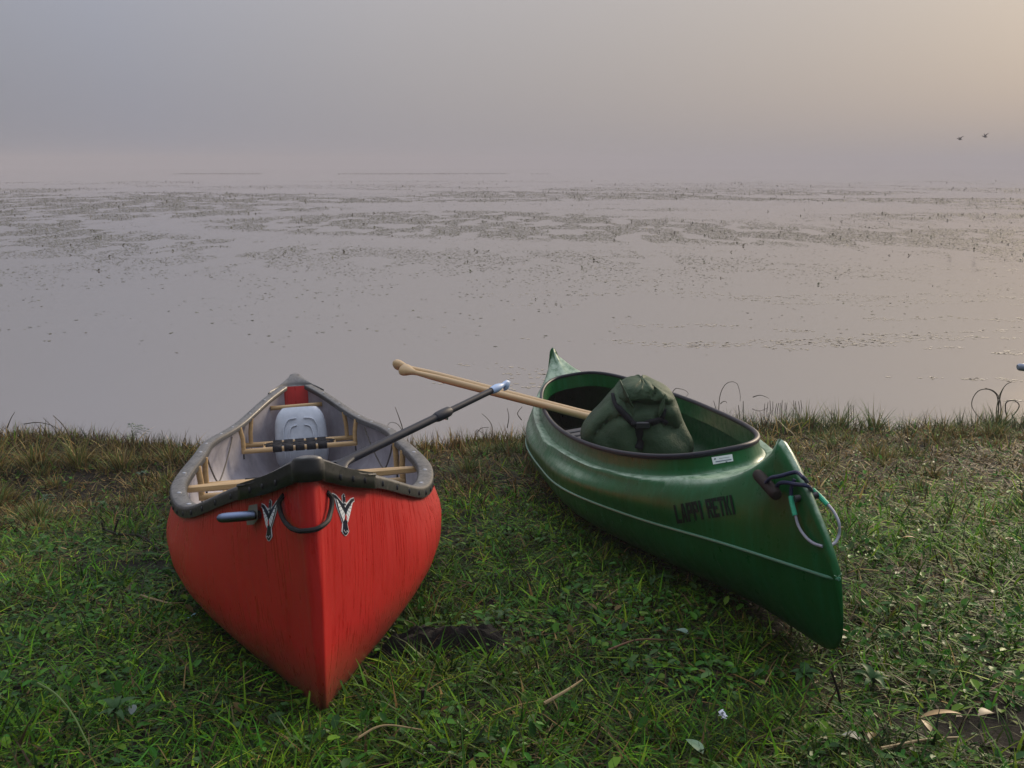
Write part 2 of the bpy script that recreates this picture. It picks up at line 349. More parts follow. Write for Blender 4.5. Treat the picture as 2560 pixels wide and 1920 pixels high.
# deck plates: a moulded cap over each end with a skirt down the sides
def deck_plate(far):
    PL = .335; rows = []; nx = 14
    yst = np.r_[[-.018 + .034 * (1 - math.cos(q * math.pi / 2)) for q in np.linspace(0, 1, 9)], np.linspace(.03, PL, 22)]; ny = len(yst) - 1
    for i, y in enumerate(yst):
        v = max(0, (y + .018) / (PL + .018))
        w = max(float(rb(max(y, 0))) + .006, .034) if y > .016 else .034 * math.sqrt(max(.0, 1 - ((y - .016) / .034)**2))
        z = float(rz(max(y, 0))) + .006 + .010 * float(sst(.20, 0, y)); sk = .050 - .006 * v; row = []
        cut = .17 * float(sst(0, 1, v))      # the inboard edge is cut back in an arc
        for j in range(-2, nx + 3):
            if j < 0: row.append((-w, y, z - sk * (-j / 2)))
            elif j > nx: row.append((w, y, z - sk * ((j - nx) / 2)))
            else:
                q = 2 * j / nx - 1; yy = y - cut * (1 - abs(q)**2.2) * v
                row.append((w * q, yy, z + min(.012, w * .2) * (1 - q * q) - (.004 if abs(q) == 1 else 0)))
        rows.append(row)
    b = MB(); b.grid(rows); 
    if far: b.V = [(-x, RL - y, z) for x, y, z in b.V]
    o = b.build('deck_plate', VINYL, red); bm = bmesh.new(); bm.from_mesh(o.data); bmesh.ops.remove_doubles(bm, verts=bm.verts[:], dist=.0004); bmesh.ops.recalc_face_normals(bm, faces=bm.faces[:])
    if sum(f.normal.z * f.calc_area() for f in bm.faces) < 0: bmesh.ops.reverse_faces(bm, faces=bm.faces[:])
    bm.to_mesh(o.data); bm.free(); md = o.modifiers.new('thick', 'SOLIDIFY'); md.thickness = .006; md.offset = -1
    # rolled lip of the inboard edge
    P = [np.array(p) for p in rows[-1][2:-2]]
    if far: P = [np.array([-x, RL - y, z]) for x, y, z in P]
    b = MB(); b.tube([p + [0, 0, -.004] for p in P], [.003 + .006 * math.sin(math.pi * i / (len(P) - 1)) for i in range(len(P))], 8); b.build('plate_lip', VINYL, o)
deck_plate(False); deck_plate(True)
# screws on top of the rails, rivets along the skirt
bs = MB(); bs.tube([(0, 0, 0), (0, 0, .0022), (0, 0, .0035)], [.0085, .008, .004], 10); scr = None
def scatter(name, mb, m, places, parent, M=None):
    first = None
    for P in places:
        if first is None: first = mb.build(name, m, parent); o = first
        else: o = first.copy(); link(o, parent)
        if isinstance(P, Matrix): o.matrix_local = P
        else: o.location = tuple(P)
pl = []
for s in (-1, 1):
    for y in (.62, .95, 1.30, 1.78, 2.32, 2.86, 3.35, 3.60, 3.90, 4.12):
        y2 = y + (.07 if s > 0 else 0); n = gun_normal(y2, s); pl.append((s * float(rb(y2)) - n[0] * .028, y2 - n[1] * .028, float(rz(y2)) + .0005))
scatter('screw', bs, STEEL, pl, red)
br = MB(); br.tube([(-.001, 0, 0), (.0035, 0, 0), (.005, 0, 0)], [.0060, .0055, .003], 8); br.xf(np.diag([.8, .45, 1.25])); pl = []
for s in (-1, 1):
    for y in np.r_[.12:.33:.07, .40:1.9:.12]:
        n = gun_normal(y, s); off = .0065 if y < .335 else .0005
        A = Matrix.Rotation(math.atan2(n[1], n[0]), 4, 'Z'); pl.append(Matrix.Translation((s * float(rb(y)) + n[0] * off, y + n[1] * off, float(rz(y)) - .021)) @ A)
scatter('rivet', br, DARKM, pl, red)
# thwart, seats, carrying bar
def bar(P0, P1, ry, rz_, name, parent, m=WOOD, n=12):
    P0, P1 = np.array(P0, float), np.array(P1, float); b = MB(); b.tube([P0 + (P1 - P0) * q for q in np.linspace(0, 1, 7)], 1.0, n, ell=[(ry, rz_)] * 7); return b.build(name, m, parent)
yt = 1.675; xt = float(rb(yt)) - .045; zt = float(rz(yt)) - .040
b = MB(); rows = []
for q in np.linspace(-1, 1, 17):
    wy = .019 + .014 * (1 - q * q)**.8; h = .011 + .004 * (1 - q * q); y0 = yt + .02 * q
    rows.append([(xt * q, y0 + sx * wy, zt + sz * h) for sx, sz in ((-1, -.6), (-1, .6), (-.7, 1), (.7, 1), (1, .6), (1, -.6), (.7, -1), (-.7, -1))])
b.grid(rows, closev=True); b.F += [tuple(range(8))[::-1], tuple(16 * 8 + i for i in range(8))]; b.build('thwart', WOOD, red)
def seat(y0, y1, zb, xw, webx):
    b = MB(); r_ = .0145
    for y, dz in ((y0, 0), (y1, .012)): b.tube([(-xw, y, zb + dz), (0, y, zb + dz), (xw, y, zb + dz)], r_, 10)
    for s in (-1, 1): b.tube([(s * webx * 1.25, y0, zb + .003), (s * webx * 1.25, y1, zb + .012)], .010, 8)
    o = b.build('seat', WOOD, red)
    for s in (-1, 1):
        for y, dz in ((y0, 0), (y1, .012)):
            top = float(rz(y)) - .014; x = s * min(xw - .006, float(rb(y)) - .04)
            b = MB(); b.tube([(x, y, zb + dz - .012), (x, y, (zb + top) / 2), (s * (float(rb(y)) - .05), y, top)], .0125, 10); b.build('hanger', WOOD, o)
            b = MB(); b.tube([(x, y, zb + dz - .042), (x, y, zb + dz - .030), (x, y, zb + dz - .012)], [.005, .0045, .0035], 8); b.build('bolt', DARKM, o)
    k = 5; w = webx / k * .80
    for i in range(k):                                   # lengthwise straps wrapped over both bars
        x = (2 * (i + .5) / k - 1) * webx; rows = []
        path = [(y0 + .006, zb - .017), (y0 - .0165, zb - .008), (y0 - .0165, zb + .008), (y0 - .004, zb + .0168), (y0 + .03, zb + .016)] + [(y0 + (y1 - y0) * q, zb + .012 + .008 * q + (.0035 if (j + i) % 2 else -.001)) for j, q in enumerate((.3, .5, .7))] + [(y1 + .004, zb + .0285), (y1 + .0165, zb + .018), (y1 + .0165, zb + .002), (y1 - .004, zb - .005)]
        b = MB(); b.grid([[(x + e * w, y, z) for e in (-1, 1)] for y, z in path]); q_ = b.build('strap', WEB, o); md = q_.modifiers.new('t', 'SOLIDIFY'); md.thickness = .0025; md.offset = 0
    for j, q in enumerate((.3, .5, .7)):                 # crosswise straps
        y = y0 + (y1 - y0) * q; rows = [[(x, y - .018, zb + .011 + .008 * q + (.004 if (i + j) % 2 else -.002)), (x, y + .018, zb + .0125 + .008 * q + (.004 if (i + j) % 2 else -.002))] for i, x in enumerate(np.linspace(-webx * 1.27, webx * 1.27, 11))]
        b = MB(); b.grid(rows); q_ = b.build('strap', WEB, o); md = q_.modifiers.new('t', 'SOLIDIFY'); md.thickness = .0025; md.offset = 0
seat(2.00, 2.24, .235, .405, .25); seat(3.645, 3.85, .225, .312, .155)
bar((-.158, 4.20, .415), (.150, 4.225, .418), .0135, .0135, 'carry_bar', red)
for s in (-1, 1):                                        # slack cord along the inside
    P = [(s * (float(rb(y)) - .055 - .02 * math.sin(math.pi * q)), y, float(rz(y)) - .035 - .15 * math.sin(math.pi * q)**.8) for q, y in ((q, 2.32 + 1.15 * q) for q in np.linspace(0, 1, 20))]
    b = MB(); b.tube(P, .004, 6); b.build('cord', mat('dull_cord', (.07, .06, .05), .8), red)
# points on the hull skin under a line of sight, used for everything fixed to it
def on_hull(px, py, bvh, Rm, o, off=0.0):
    d = Vector(Rm.T @ ray(px, py)); c = Vector(Rm.T @ (CAM - o)); h = bvh.ray_cast(c, d.normalized())
    if h[0] is None: return None, None
    n = h[1] if h[1].dot(d) < 0 else -h[1]
    return np.array(h[0] + n * off), np.array(n)
rh = lambda px, py, off=0.0: on_hull(px, py, RED_BVH, RR, RO, off)[0]
z6 = lambda x, y: (560 + .16275 * x, 1200 + .16275 * y)
def decal(name, polys, m, parent, hit, off, sub=2):
    bm = bmesh.new()
    for P in polys:
        vs = [bm.verts.new((x, y, 0)) for x, y in P]
        for tri in tessellate_polygon([[Vector((x, y, 0)) for x, y in P]]): bm.faces.new([vs[i] for i in tri])
    for _ in range(sub):
        lim = 9.0; ed = [e for e in bm.edges if e.calc_length() > lim]
        if ed: bmesh.ops.subdivide_edges(bm, edges=ed, cuts=1); bmesh.ops.triangulate(bm, faces=bm.faces[:])
    V = []; 
    for v in bm.verts: V.append(hit(v.co.x, v.co.y, off))
    bm.verts.index_update(); Fc = [[v.index for v in f.verts] for f in bm.faces]; bm.free()
    o = mesh(name, V, Fc, m, parent, smooth=False); md = o.modifiers.new('t', 'SOLIDIFY'); md.thickness = .0006; md.offset = 1; return o
OUT = [(1645, 205), (1660, 195), (1715, 225), (1810, 340), (1800, 240), (1830, 203), (1850, 225), (1868, 360), (1935, 285), (1985, 265), (1998, 330), (1965, 350), (1890, 660), (1895, 700), (1915, 790), (1885, 845), (1860, 862), (1835, 845), (1800, 790), (1808, 690), (1812, 665), (1725, 420), (1690, 280), (1650, 260)]
DARK = [(1657, 212), (1708, 238), (1815, 365), (1830, 380), (1812, 300), (1812, 240), (1830, 215), (1843, 235), (1862, 400), (1940, 295), (1978, 280), (1984, 320), (1955, 340), (1940, 390), (1880, 650), (1884, 700), (1902, 785), (1880, 830), (1860, 848), (1838, 832), (1812, 785), (1820, 700), (1822, 660), (1735, 415), (1705, 280), (1660, 250)]
CELLS = [[(1703, 290), (1722, 305), (1745, 348), (1722, 345)], [(1724, 355), (1752, 360), (1775, 402), (1738, 415)], [(1742, 425), (1780, 410), (1800, 450), (1758, 475)], [(1762, 485), (1805, 455), (1822, 490), (1778, 540)], [(1782, 548), (1826, 495), (1838, 525), (1798, 592)], [(1802, 600), (1838, 535), (1832, 590), (1814, 640)],
         [(1955, 348), (1948, 385), (1925, 390), (1938, 360)], [(1920, 398), (1946, 395), (1936, 440), (1902, 425)], [(1898, 432), (1934, 448), (1922, 500), (1882, 462)], [(1880, 470), (1920, 508), (1908, 560), (1866, 500)], [(1864, 508), (1906, 568), (1894, 620), (1858, 545)], [(1856, 555), (1892, 628), (1880, 648), (1858, 600)],
         [(1822, 330), (1832, 345), (1828, 372)], [(1840, 338), (1852, 350), (1842, 372)], [(1826, 385), (1840, 400), (1854, 385), (1842, 425)], [(1826, 240), (1836, 245), (1836, 258), (1826, 256)], [(1820, 760), (1832, 775), (1826, 795)], [(1845, 785), (1858, 800), (1846, 812)], [(1866, 785), (1880, 775), (1880, 800)]]
REDS = [[(1850, 520), (1866, 560), (1862, 620), (1845, 610), (1838, 570)]]
def emblem(f):
    g = lambda P: [z6(*f(x, y)) for x, y in P]
    e = decal('emblem', [g(OUT)], WHITE, red, rh, .0012); decal('emblem_print', [g(DARK)], NAVY, e, rh, .0024)
    decal('emblem_feathers', [g(c) for c in CELLS], WHITE, e, rh, .0036); decal('emblem_gap', [g(c) for c in REDS], RED, e, rh, .0036)
emblem(lambda x, y: (x, y))
emblem(lambda x, y: (578 + (1998 - x) * .86 + .005 * (y - 200), 290 + (y - 203) * .985 + (x - 1820) * .02))
P = [z6(x, y) for x, y in ((921, 225), (900, 320), (925, 450), (990, 590), (1080, 690), (1180, 745), (1280, 758), (1390, 735), (1480, 660), (1545, 530), (1590, 380), (1600, 270), (1580, 185))]
offs = [0, .008, .010, .012, .013, .014, .015, .014, .013, .012, .010, .008, 0]
b = MB(); b.tube(smooth_path([rh(px, py, o_) for (px, py), o_ in zip(P, offs)], 40), .0058, 8); b.build('grab_loop', ROPEB, red)
# metal rod fitting on its little bracket
p0 = rh(650, 1286); n0 = on_hull(650, 1286, RED_BVH, RR, RO)[1]; a0 = p0 + n0 * .014
dirr = np.array([-.985, -.10, .02]); dirr /= np.linalg.norm(dirr); b = MB(); q = [0, .01, .03, .06, .074, .082, .086]
b.tube([a0 + dirr * x for x in q], [.0115, .012, .012, .012, .0112, .0085, .003], 16)
rod = b.build('rod_fitting', mat('brushed_blue_steel', (.15, .19, .28), .38, .5, 1.0), red)
decal('bracket', [[(634, 1262), (655, 1258), (656, 1296), (646, 1309), (629, 1311), (628, 1300)]], mat('zinc_plate', (.30, .30, .27), .5, .5, .7), rod, rh, .012)
b = MB(); b.tube([p0 - n0 * .002, p0 + n0 * .016], .010, 10); b.build('stud', DARKM, rod)

# ------------------------------------------------------------------ green canoe
def m_green(t, p):
    v = coords(t); base = rampn(t, noise(t, v, 4, 5, .6), [(.3, (.003, .074, .014)), (.7, (.006, .104, .023))])
    f = noise(t, coords(t, (38, 38, 1.6)), 1, 5, .65); run = rampn(t, f, [(.50, (0, 0, 0)), (.62, (1, 1, 1))])
    c = mixc(t, tmath(t, 'MULTIPLY', run, .35), base, (.010, .145, .058))
    c = dew_sheen(t, c, (.38, .50, .38), .72)
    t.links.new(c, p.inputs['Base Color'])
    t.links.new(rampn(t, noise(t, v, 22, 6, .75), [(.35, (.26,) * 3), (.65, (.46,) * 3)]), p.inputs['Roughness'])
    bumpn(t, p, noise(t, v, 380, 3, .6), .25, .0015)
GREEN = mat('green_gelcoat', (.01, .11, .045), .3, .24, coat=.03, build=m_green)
SEAM = mat('seam_strip', (.06, .22, .14), .3, .6); RIM = mat('navy_rim', (.010, .012, .020), .5, .28)
green = empty('green_canoe', M=m4(GR, GO))
tag(green, 'green decked canoe with pointed ends and a dark cockpit rim', 'canoe')
GU = [0, .1, .22, .36, .5, .64]
def gu(y): return np.clip(np.minimum(np.asarray(y, float) / GL, 1 - np.asarray(y, float) / GL), 0, .5)
def gbs(y): return spl(GU, [.008, .128, .262, .396, .410, .396], gu(y))
def gzs(y): return spl(GU, [.233, .227, .205, .196, .172, .196], gu(y))
def gk(e): return spl([0, .003, .010, .025, .055, .12, .23, .5, 2.3], [.215, .150, .115, .080, .046, .014, 0, 0, 0], e)
def grd(e): return spl([0, .008, .025, .085, .165, .235, .262, .280, .32, .40, .52, .66, .80, 2.3], [.240, .268, .306, .384, .462, .518, .533, .533, .505, .462, .415, .378, .352, .352], e)
def gsh(e): return spl([0, .27, .34, .5, .82, 1.3, 2.24], [.004, .010, .040, .098, .196, .300, .388], e), spl([0, .27, .34, .5, .82, 1.3, 2.24], [.26, .500, .462, .395, .345, .312, .288], e)
YC, LC, WC, PC, QC = 2.209, 1.386, .320, 1.716, .351
def cw(s): return WC * max(1 - abs(s)**PC, 0)**QC
def czt(s): return .35 + .058 * s * s
def deckz(y): e = min(y, GL - y); return float(spl([0, .80, 1.3, 2.24], [.352, .350, .312, .287], e))
gst = np.r_[0, .002, .005, .010, .018, .03, .05, .075, .10, .13, .16, .19, .22, .245, .262, .275, .29, .31, .34, .38, .43, .5, .58, .66, .73, .78, .80, .81, .815, .82, .83, .85, .88, .93, 1.0, 1.1, 1.22, 1.36, 1.5, 1.66, 1.82, 1.98, 2.1]
gst = np.r_[gst, GL / 2, (GL - gst)[::-1]]
def green_section(y):
    e = min(y, GL - y); bs_, zs_ = float(gbs(y)), float(gzs(y)); k = min(float(gk(e)), zs_ - .004); ex = 1.35 + 1.25 * float(sst(0, 1.2, e)); pts = []
    for i in range(13):
        a = math.pi / 2 * i / 12; pts.append((bs_ * math.sin(a)**(2 / ex), k + (zs_ - k) * (1 - math.cos(a)**(2 / ex))))
    s = (y - YC) / (LC + .012); xin = (cw(s) + .014) if abs(s) < 1 else 0.0; rr = float(grd(e)) if abs(s) >= 1 else deckz(y)
    if e < .27:
        P = np.array([(bs_, zs_), (bs_ * .72 + .003, zs_ + (rr - zs_) * .36), (bs_ * .36 + .005, zs_ + (rr - zs_) * .75), (.0055, rr - .004), (0, rr)])
        up = smooth_path(P, 19)
    else:
        bh, zh = map(float, gsh(e)); bh = max(bh, xin + .012); zh = min(zh, rr + .0)
        fl = float(sst(.27, .75, e))
        P = np.array([(bs_, zs_), (bs_ * .70 + bh * .30 + .010 * fl, zs_ + (zh - zs_) * .5), (bh + .004 * fl, zh - .010), (bh * .93 + xin * .07, zh + .006 * fl), (bh * .45 + xin * .55, (zh * .5 + rr * .5) + .004 * fl - .012 * (1 - fl)), (xin, rr)])
        up = smooth_path(P, 19)
    pts += [tuple(q) for q in up[1:]]
    if e < 1e-6: pts = [(0.0, z) for x, z in pts]
    R_ = [(x, y, z) for x, z in pts]; return [(-x, y_, z) for x, y_, z in R_], R_
b = MB()
secs = [green_section(y) for y in gst]
for side in (0, 1): b.grid([s_[side] if side else s_[side][::-1] for s_ in secs])
gh = b.build('hull', GREEN, green); bm = bmesh.new(); bm.from_mesh(gh.data); bmesh.ops.remove_doubles(bm, verts=bm.verts[:], dist=.0008); bmesh.ops.recalc_face_normals(bm, faces=bm.faces[:]); bm.to_mesh(gh.data); bm.free()
md = gh.modifiers.new('shell', 'SOLIDIFY'); md.thickness = .005; md.offset = -1
GREEN_BVH = BVHTree.FromPolygons([v.co.copy() for v in gh.data.vertices], [tuple(p.vertices) for p in gh.data.polygons])
gg = lambda px, py, off=0.0: on_hull(px, py, GREEN_BVH, GR, GO, off)[0]
ys = np.r_[np.linspace(0, .3, 10), np.linspace(.35, GL - .35, 60), np.linspace(GL - .3, GL, 10)]
for s in (-1, 1):
    b = MB(); b.tube([(0, -.003, float(gzs(0)))] + [(s * (float(gbs(y)) + .001), y, float(gzs(y))) for y in ys[1:-1]] + [(0, GL + .003, float(gzs(GL)))], .0045, 8); b.build('seam_strip', SEAM, green)
na = 120; rows = [[], [], [], [], [], []]; rimp = []
for i in range(na):
    a = 2 * math.pi * i / na; s = -math.cos(a); s = math.copysign(abs(s)**.8, s); sd = 1 if math.sin(a) >= 0 else -1; x, y = sd * cw(s), YC + LC * s
    nx_, ny_ = (x / WC**2, (y - YC) / LC**2 * .6); l = math.hypot(nx_, ny_) or 1; nx_, ny_ = nx_ / l, ny_ / l
    zt_, zd = czt(s), deckz(y)
    for k, (o_, z) in enumerate(((.022, zd - .004), (.012, zd + .004), (.004, zd + (zt_ - zd) * .35), (0, zt_), (-.007, zt_), (-.008, zd - .012))): rows[k].append((x + nx_ * o_, y + ny_ * o_, z))
    rimp.append((x - nx_ * .002, y - ny_ * .002, zt_ + .002))
b = MB(); b.grid(rows, closev=True); b.build('coaming', GREEN, green); COAM_BVH = BVHTree.FromPolygons([Vector(v) for v in b.V], b.F)
b = MB(); b.tube(rimp + [rimp[0], rimp[1]], .0095, 10, cap=False); b.build('coaming_rim', RIM, green)
# stencilled name on the side
GL_ = {'L': [[(0, 0), (.34, 0), (.34, 1), (0, 1)], [(.36, 0), (1, 0), (1, .2), (.36, .2)]],
       'A': [[(0, 0), (.3, 0), (.55, 1), (.3, 1)], [(.7, 0), (1, 0), (.75, 1), (.57, 1)], [(.36, .25), (.64, .25), (.60, .42), (.42, .42)]],
       'P': [[(0, 0), (.32, 0), (.32, 1), (0, 1)], [(.38, .42), (1, .42), (1, 1), (.38, 1), (.38, .82), (.68, .82), (.68, .6), (.38, .6)]],
       'I': [[(.2, 0), (.8, 0), (.8, 1), (.2, 1)]],
       'R': [[(0, 0), (.32, 0), (.32, 1), (0, 1)], [(.38, .48), (1, .48), (1, 1), (.38, 1), (.38, .82), (.68, .82), (.68, .64), (.38, .64)], [(.40, .42), (.72, .42), (1, 0), (.68, 0)]],
       'E': [[(0, 0), (.32, 0), (.32, 1), (0, 1)], [(.36, 0), (1, 0), (1, .18), (.36, .18)], [(.36, .41), (.85, .41), (.85, .58), (.36, .58)], [(.36, .82), (1, .82), (1, 1), (.36, 1)]],
       'T': [[(.34, 0), (.66, 0), (.66, .78), (.34, .78)], [(0, .8), (1, .8), (1, 1), (0, 1)]],
       'K': [[(0, 0), (.3, 0), (.3, 1), (0, 1)], [(.34, .5), (.70, 1), (1, 1), (.62, .5), (1, 0), (.70, 0)]]}
INK = mat('faded_black_stencil', (.008, .012, .012), .7, .15, build=lambda t, p: t.links.new(rampn(t, noise(t, coords(t), 60, 5, .7), [(.35, (.004, .009, .008)), (.7, (.012, .022, .016))]), p.inputs['Base Color']))
zt2 = lambda x, y: (1660 + .13562 * x, 1120 + .13562 * y)
A, B_, C_, D_ = (np.array(q, float) for q in ((180, 1055), (1335, 850), (255, 1392), (1412, 1205)))
def txt(u, v): return zt2(*((A * (1 - u) + B_ * u) * v + (C_ * (1 - u) + D_ * u) * (1 - v)))
u0 = 0.0
for ch in 'LAPPI RETKI':
    wd_ = {'I': .06, ' ': .055}.get(ch, .088)
    if ch != ' ':
        decal('letter', [[txt(u0 + wd_ * x * .94, z) for x, z in P] for P in GL_[ch]], INK, green, gg, .0018, 3)
    u0 += wd_ * 1.075
# white maker's label on the cockpit wall
ch_ = lambda px, py, off=0.0: on_hull(px, py, COAM_BVH, GR, GO, off)[0]
zz = lambda x, y: (1660 + .13562 * x, 1120 + .13562 * y)
lab = decal('sticker', [[zz(*p) for p in ((872, 170), (1060, 142), (1252, 112), (1274, 240), (1090, 270), (905, 302))]], WHITE, green, ch_, .002)
decal('sticker_print', [[zz(915, 205), zz(932, 185), zz(955, 192), zz(948, 212), zz(925, 218)], [zz(945, 245), zz(1235, 200), zz(1238, 218), zz(948, 262)], [zz(1010, 190), zz(1200, 162), zz(1201, 168), zz(1011, 196)], [zz(1128, 248), zz(1160, 243), zz(1162, 258), zz(1130, 262)]], mat('grey_print', (.16, .19, .26), .5), lab, ch_, .0034)
# carrying toggle, its blue line and the taped grey loop at the bow
LH = lambda px, py, ax, v: loc_hit(GR, GO, px, py, ax, v)
TOG = mat('brown_toggle', (.022, .016, .014), .7, .2, build=lambda t, p: bumpn(t, p, noise(t, coords(t), 90, 4), .3, .003)); BLUE = mat('blue_line', (.008, .016, .060), .6, build=lambda t, p: bumpn(t, p, noise(t, coords(t), 400, 2), .6, .001))
GREY = mat('grey_line', (.30, .31, .36), .6, build=lambda t, p: bumpn(t, p, noise(t, coords(t), 400, 2), .6, .001)); TAPE = mat('green_tape', (.035, .42, .24), .4, build=lambda t, p: bumpn(t, p, noise(t, coords(t), 160, 3), .6, .003))
t0, t1 = gg(1908, 1187, .020), gg(1972, 1240, .035); d = (t1 - t0); b = MB()
b.tube([t0 + d * q for q in (0, .012, .04, .12, .5, .88, .96, .988, 1)], [.006, .012, .0145, .0155, .0158, .0155, .0145, .012, .006], 14); b.build('toggle', TOG, green)
def rope(name, pts, r, m, n=30):
    b = MB(); b.tube(smooth_path(pts, n), r, 8); return b.build(name, m, green)
S_ = lambda px, py, x=-.03: LH(px, py, 0, x)
rope('blue_line', [gg(1943, 1208, .034), gg(1955, 1197, .036), gg(1975, 1191, .03), gg(1995, 1190, .022), S_(2008, 1194, -.02), S_(2018, 1204, .01)], .0052, BLUE)
rope('blue_line', [gg(1958, 1222, .02), gg(1968, 1210, .026), gg(1985, 1207, .02), gg(1999, 1214, .02), S_(2015, 1214, -.02), S_(2030, 1226, .02)], .0052, BLUE)
rope('blue_line', [gg(1994, 1200, .012), gg(1988, 1222, .012), gg(1988, 1244, .012)], .0048, BLUE, 12)
rope('taped_end', [gg(1987, 1240, .012), gg(1991, 1262, .012), gg(1997, 1288, .011)], .0066, TAPE, 10)
rope('taped_end', [S_(2031, 1224, .02), S_(2048, 1240, .035), S_(2069, 1262, .045)], .0066, TAPE, 10)
rope('grey_line', [gg(1996, 1284, .010), gg(2004, 1312, .010), gg(2020, 1338, .010), gg(2040, 1357, .008), gg(2058, 1366, .002)], .0038, GREY)
rope('grey_line', [S_(2067, 1258, .045), S_(2086, 1282, .05), S_(2098, 1310, .05), S_(2097, 1338, .045), S_(2088, 1356, .03), S_(2076, 1363, .012)], .0038, GREY)
b = MB(); b.tube([np.array([-.030, .14, .405]), np.array([.030, .14, .405])], .009, 10); b.build('stem_eye', DARKM, green)
# dark slatted seat deep in the cockpit
SLAT = mat('dark_slat', (.05, .05, .055), .5)
for i in range(5):
    y = 2.42 + i * .105; b = MB(); b.box((-.30, y, .185 + .003 * i), (.24, y + .075, .199 + .003 * i), .004); b.build('seat_slat', SLAT, green)
for x in (-.22, .17):
    b = MB(); b.box((x - .017, 2.40, .165), (x + .017, 2.95, .184), .003); b.build('seat_rail', SLAT, green)
b = MB(); b.box((-.262, 2.395, .115), (-.232, 2.403, .203), .002); b.build('orange_strap', mat('orange_webbing', (.30, .09, .025), .7), green)

# ------------------------------------------------------------------ canvas bag in the green canoe
def m_canvas(t, p):
    v = coords(t); t.links.new(rampn(t, noise(t, v, 7, 5, .6), [(.3, (.018, .042, .020)), (.7, (.042, .078, .038))]), p.inputs['Base Color'])
    bumpn(t, p, tmath(t, 'ADD', noise(t, v, 14, 5, .6), tmath(t, 'MULTIPLY', noise(t, v, 350, 2), .12)), .5, .02)
CANVAS = mat('green_canvas', (.04, .065, .042), .68, .25, build=m_canvas)
YB = 4.08
bagc = at(1592, 1100, YB); zb = float((GO + GR @ np.array([-.02, 1.62, .03]))[2])
bag = empty('canvas_bag', loc=(bagc[0], YB, zb)); tag(bag, 'dark green canvas bag with black straps standing in the green canoe', 'bag')
px2 = lambda px, py, dy=0.0: at(px, py, YB + dy) - np.array([bagc[0], YB, zb])
prof_px = [(1185, 1500, 1690), (1150, 1487, 1712), (1120, 1470, 1728), (1095, 1452, 1729), (1070, 1455, 1717), (1045, 1471, 1706), (1020, 1496, 1697), (1000, 1514, 1690), (985, 1527, 1683), (972, 1541, 1674), (962, 1552, 1660), (953, 1570, 1640), (948, 1588, 1622), (946.5, 1600, 1610)]
rows = []; nb = 84
for py, xl, xr in prof_px:
    a_, c_ = px2(xl, py), px2(xr, py); rows.append((a_[0], c_[0], a_[2]))
rows = np.array(rows); tt = np.linspace(0, 1, len(rows)); T = np.linspace(0, 1, 44)
XL, XR, ZZ = (spl(tt, rows[:, k], T) for k in range(3)); rows3 = []
def bag_depth(t_): return .175 - .075 * t_**1.3
for i, t_ in enumerate(T):
    c0, h = (XL[i] + XR[i]) / 2, (XR[i] - XL[i]) / 2; dep = bag_depth(t_) * min(1, math.sqrt(max(0.0, 1 - max(0, (t_ - .72) / .281)**2)) + .05); row = []
    for j in range(nb):
        a = 2 * math.pi * j / nb; cx, sy = math.cos(a), math.sin(a); ex = 2.6
        x = abs(cx)**(2 / ex) * math.copysign(1, cx); y = abs(sy)**(2 / ex) * math.copysign(1, sy)
        f = 0.0
        if sy < 0:                  # folds on the side that is seen
            fx_, ft_ = x - .06, (t_ - .56) * 1.5; ph = math.atan2(ft_, fx_); rr_ = math.hypot(fx_, ft_)      # cloth pulled towards the buckle
            f += .050 * min(1, rr_ * 1.8) * (abs(math.sin(2.6 * ph + .5 + .8 * math.sin(3 * rr_)))**.55 - .62) + .022 * (abs(math.sin(6.0 * (x * .8 + t_) + .9)) - .5) * min(1, rr_)
            f += -.030 * math.exp(-((t_ - .56) / .05)**2) * (1 - .35 * abs(x))       # pulled in by the strap
            f += .022 * math.exp(-((x + .55) / .22)**2 - ((t_ - .45) / .25)**2)
        f += .006 * (float(vnoise(np.array(j * .83 + 3.1), np.array(i * .77 + 1.7), 77)) - .5) * (1 if sy < 0 else 0)
        row.append((c0 + h * x, y * dep - f * -1 * (1 if sy < 0 else 0) * -1, ZZ[i] - .004 * math.sin(9 * x) * t_))
    rows3.append(row)
b = MB(); b.grid(rows3, closev=True); b.F += [tuple(range(nb))[::-1], tuple((len(T) - 1) * nb + j for j in range(nb))]
body = b.build('bag_body', CANVAS, bag); body.data.set_sharp_from_angle(angle=R(34)); BAG_BVH = BVHTree.FromPolygons([Vector(v) for v in b.V], b.F)
bo = np.array([bagc[0], YB, zb])
bgh = lambda px, py, off=0.0: on_hull(px, py, BAG_BVH, np.eye(3), bo, off)[0]
zb3 = lambda x, y: (1440 + .14467 * x, 930 + .14467 * y)
def ribbon(name, pts, w, m, parent, off=.006, hit=bgh, n=16):
    C = [hit(*p, off) for p in pts]; C = [c for c in C if c is not None]; C = smooth_path(C, n); rows = []
    for i in range(n):
        t_ = C[min(i + 1, n - 1)] - C[max(i - 1, 0)]; t_ /= np.linalg.norm(t_); s_ = np.cross(t_, np.array([0, -1, .15])); s_ /= np.linalg.norm(s_); rows.append([C[i] - s_ * w, C[i] + s_ * w])
    b = MB(); b.grid(rows); o = b.build(name, m, parent); md = o.modifiers.new('t', 'SOLIDIFY'); md.thickness = .004; md.offset = 0; return o
ribbon('strap', [zb3(*p) for p in ((672, 380), (690, 520), (770, 660), (880, 790), (980, 890), (1060, 930))], .012, WEB, bag)
ribbon('strap', [zb3(*p) for p in ((1520, 640), (1490, 740), (1440, 800), (1380, 850), (1300, 890))], .011, WEB, bag)
ribbon('strap', [zb3(*p) for p in ((1060, 930), (1070, 1060), (1075, 1200), (1060, 1330))], .017, WEB, bag)
ribbon('strap', [zb3(*p) for p in ((940, 900), (1100, 900), (1300, 860), (1500, 850), (1560, 870))], .009, WEB, bag, .010)
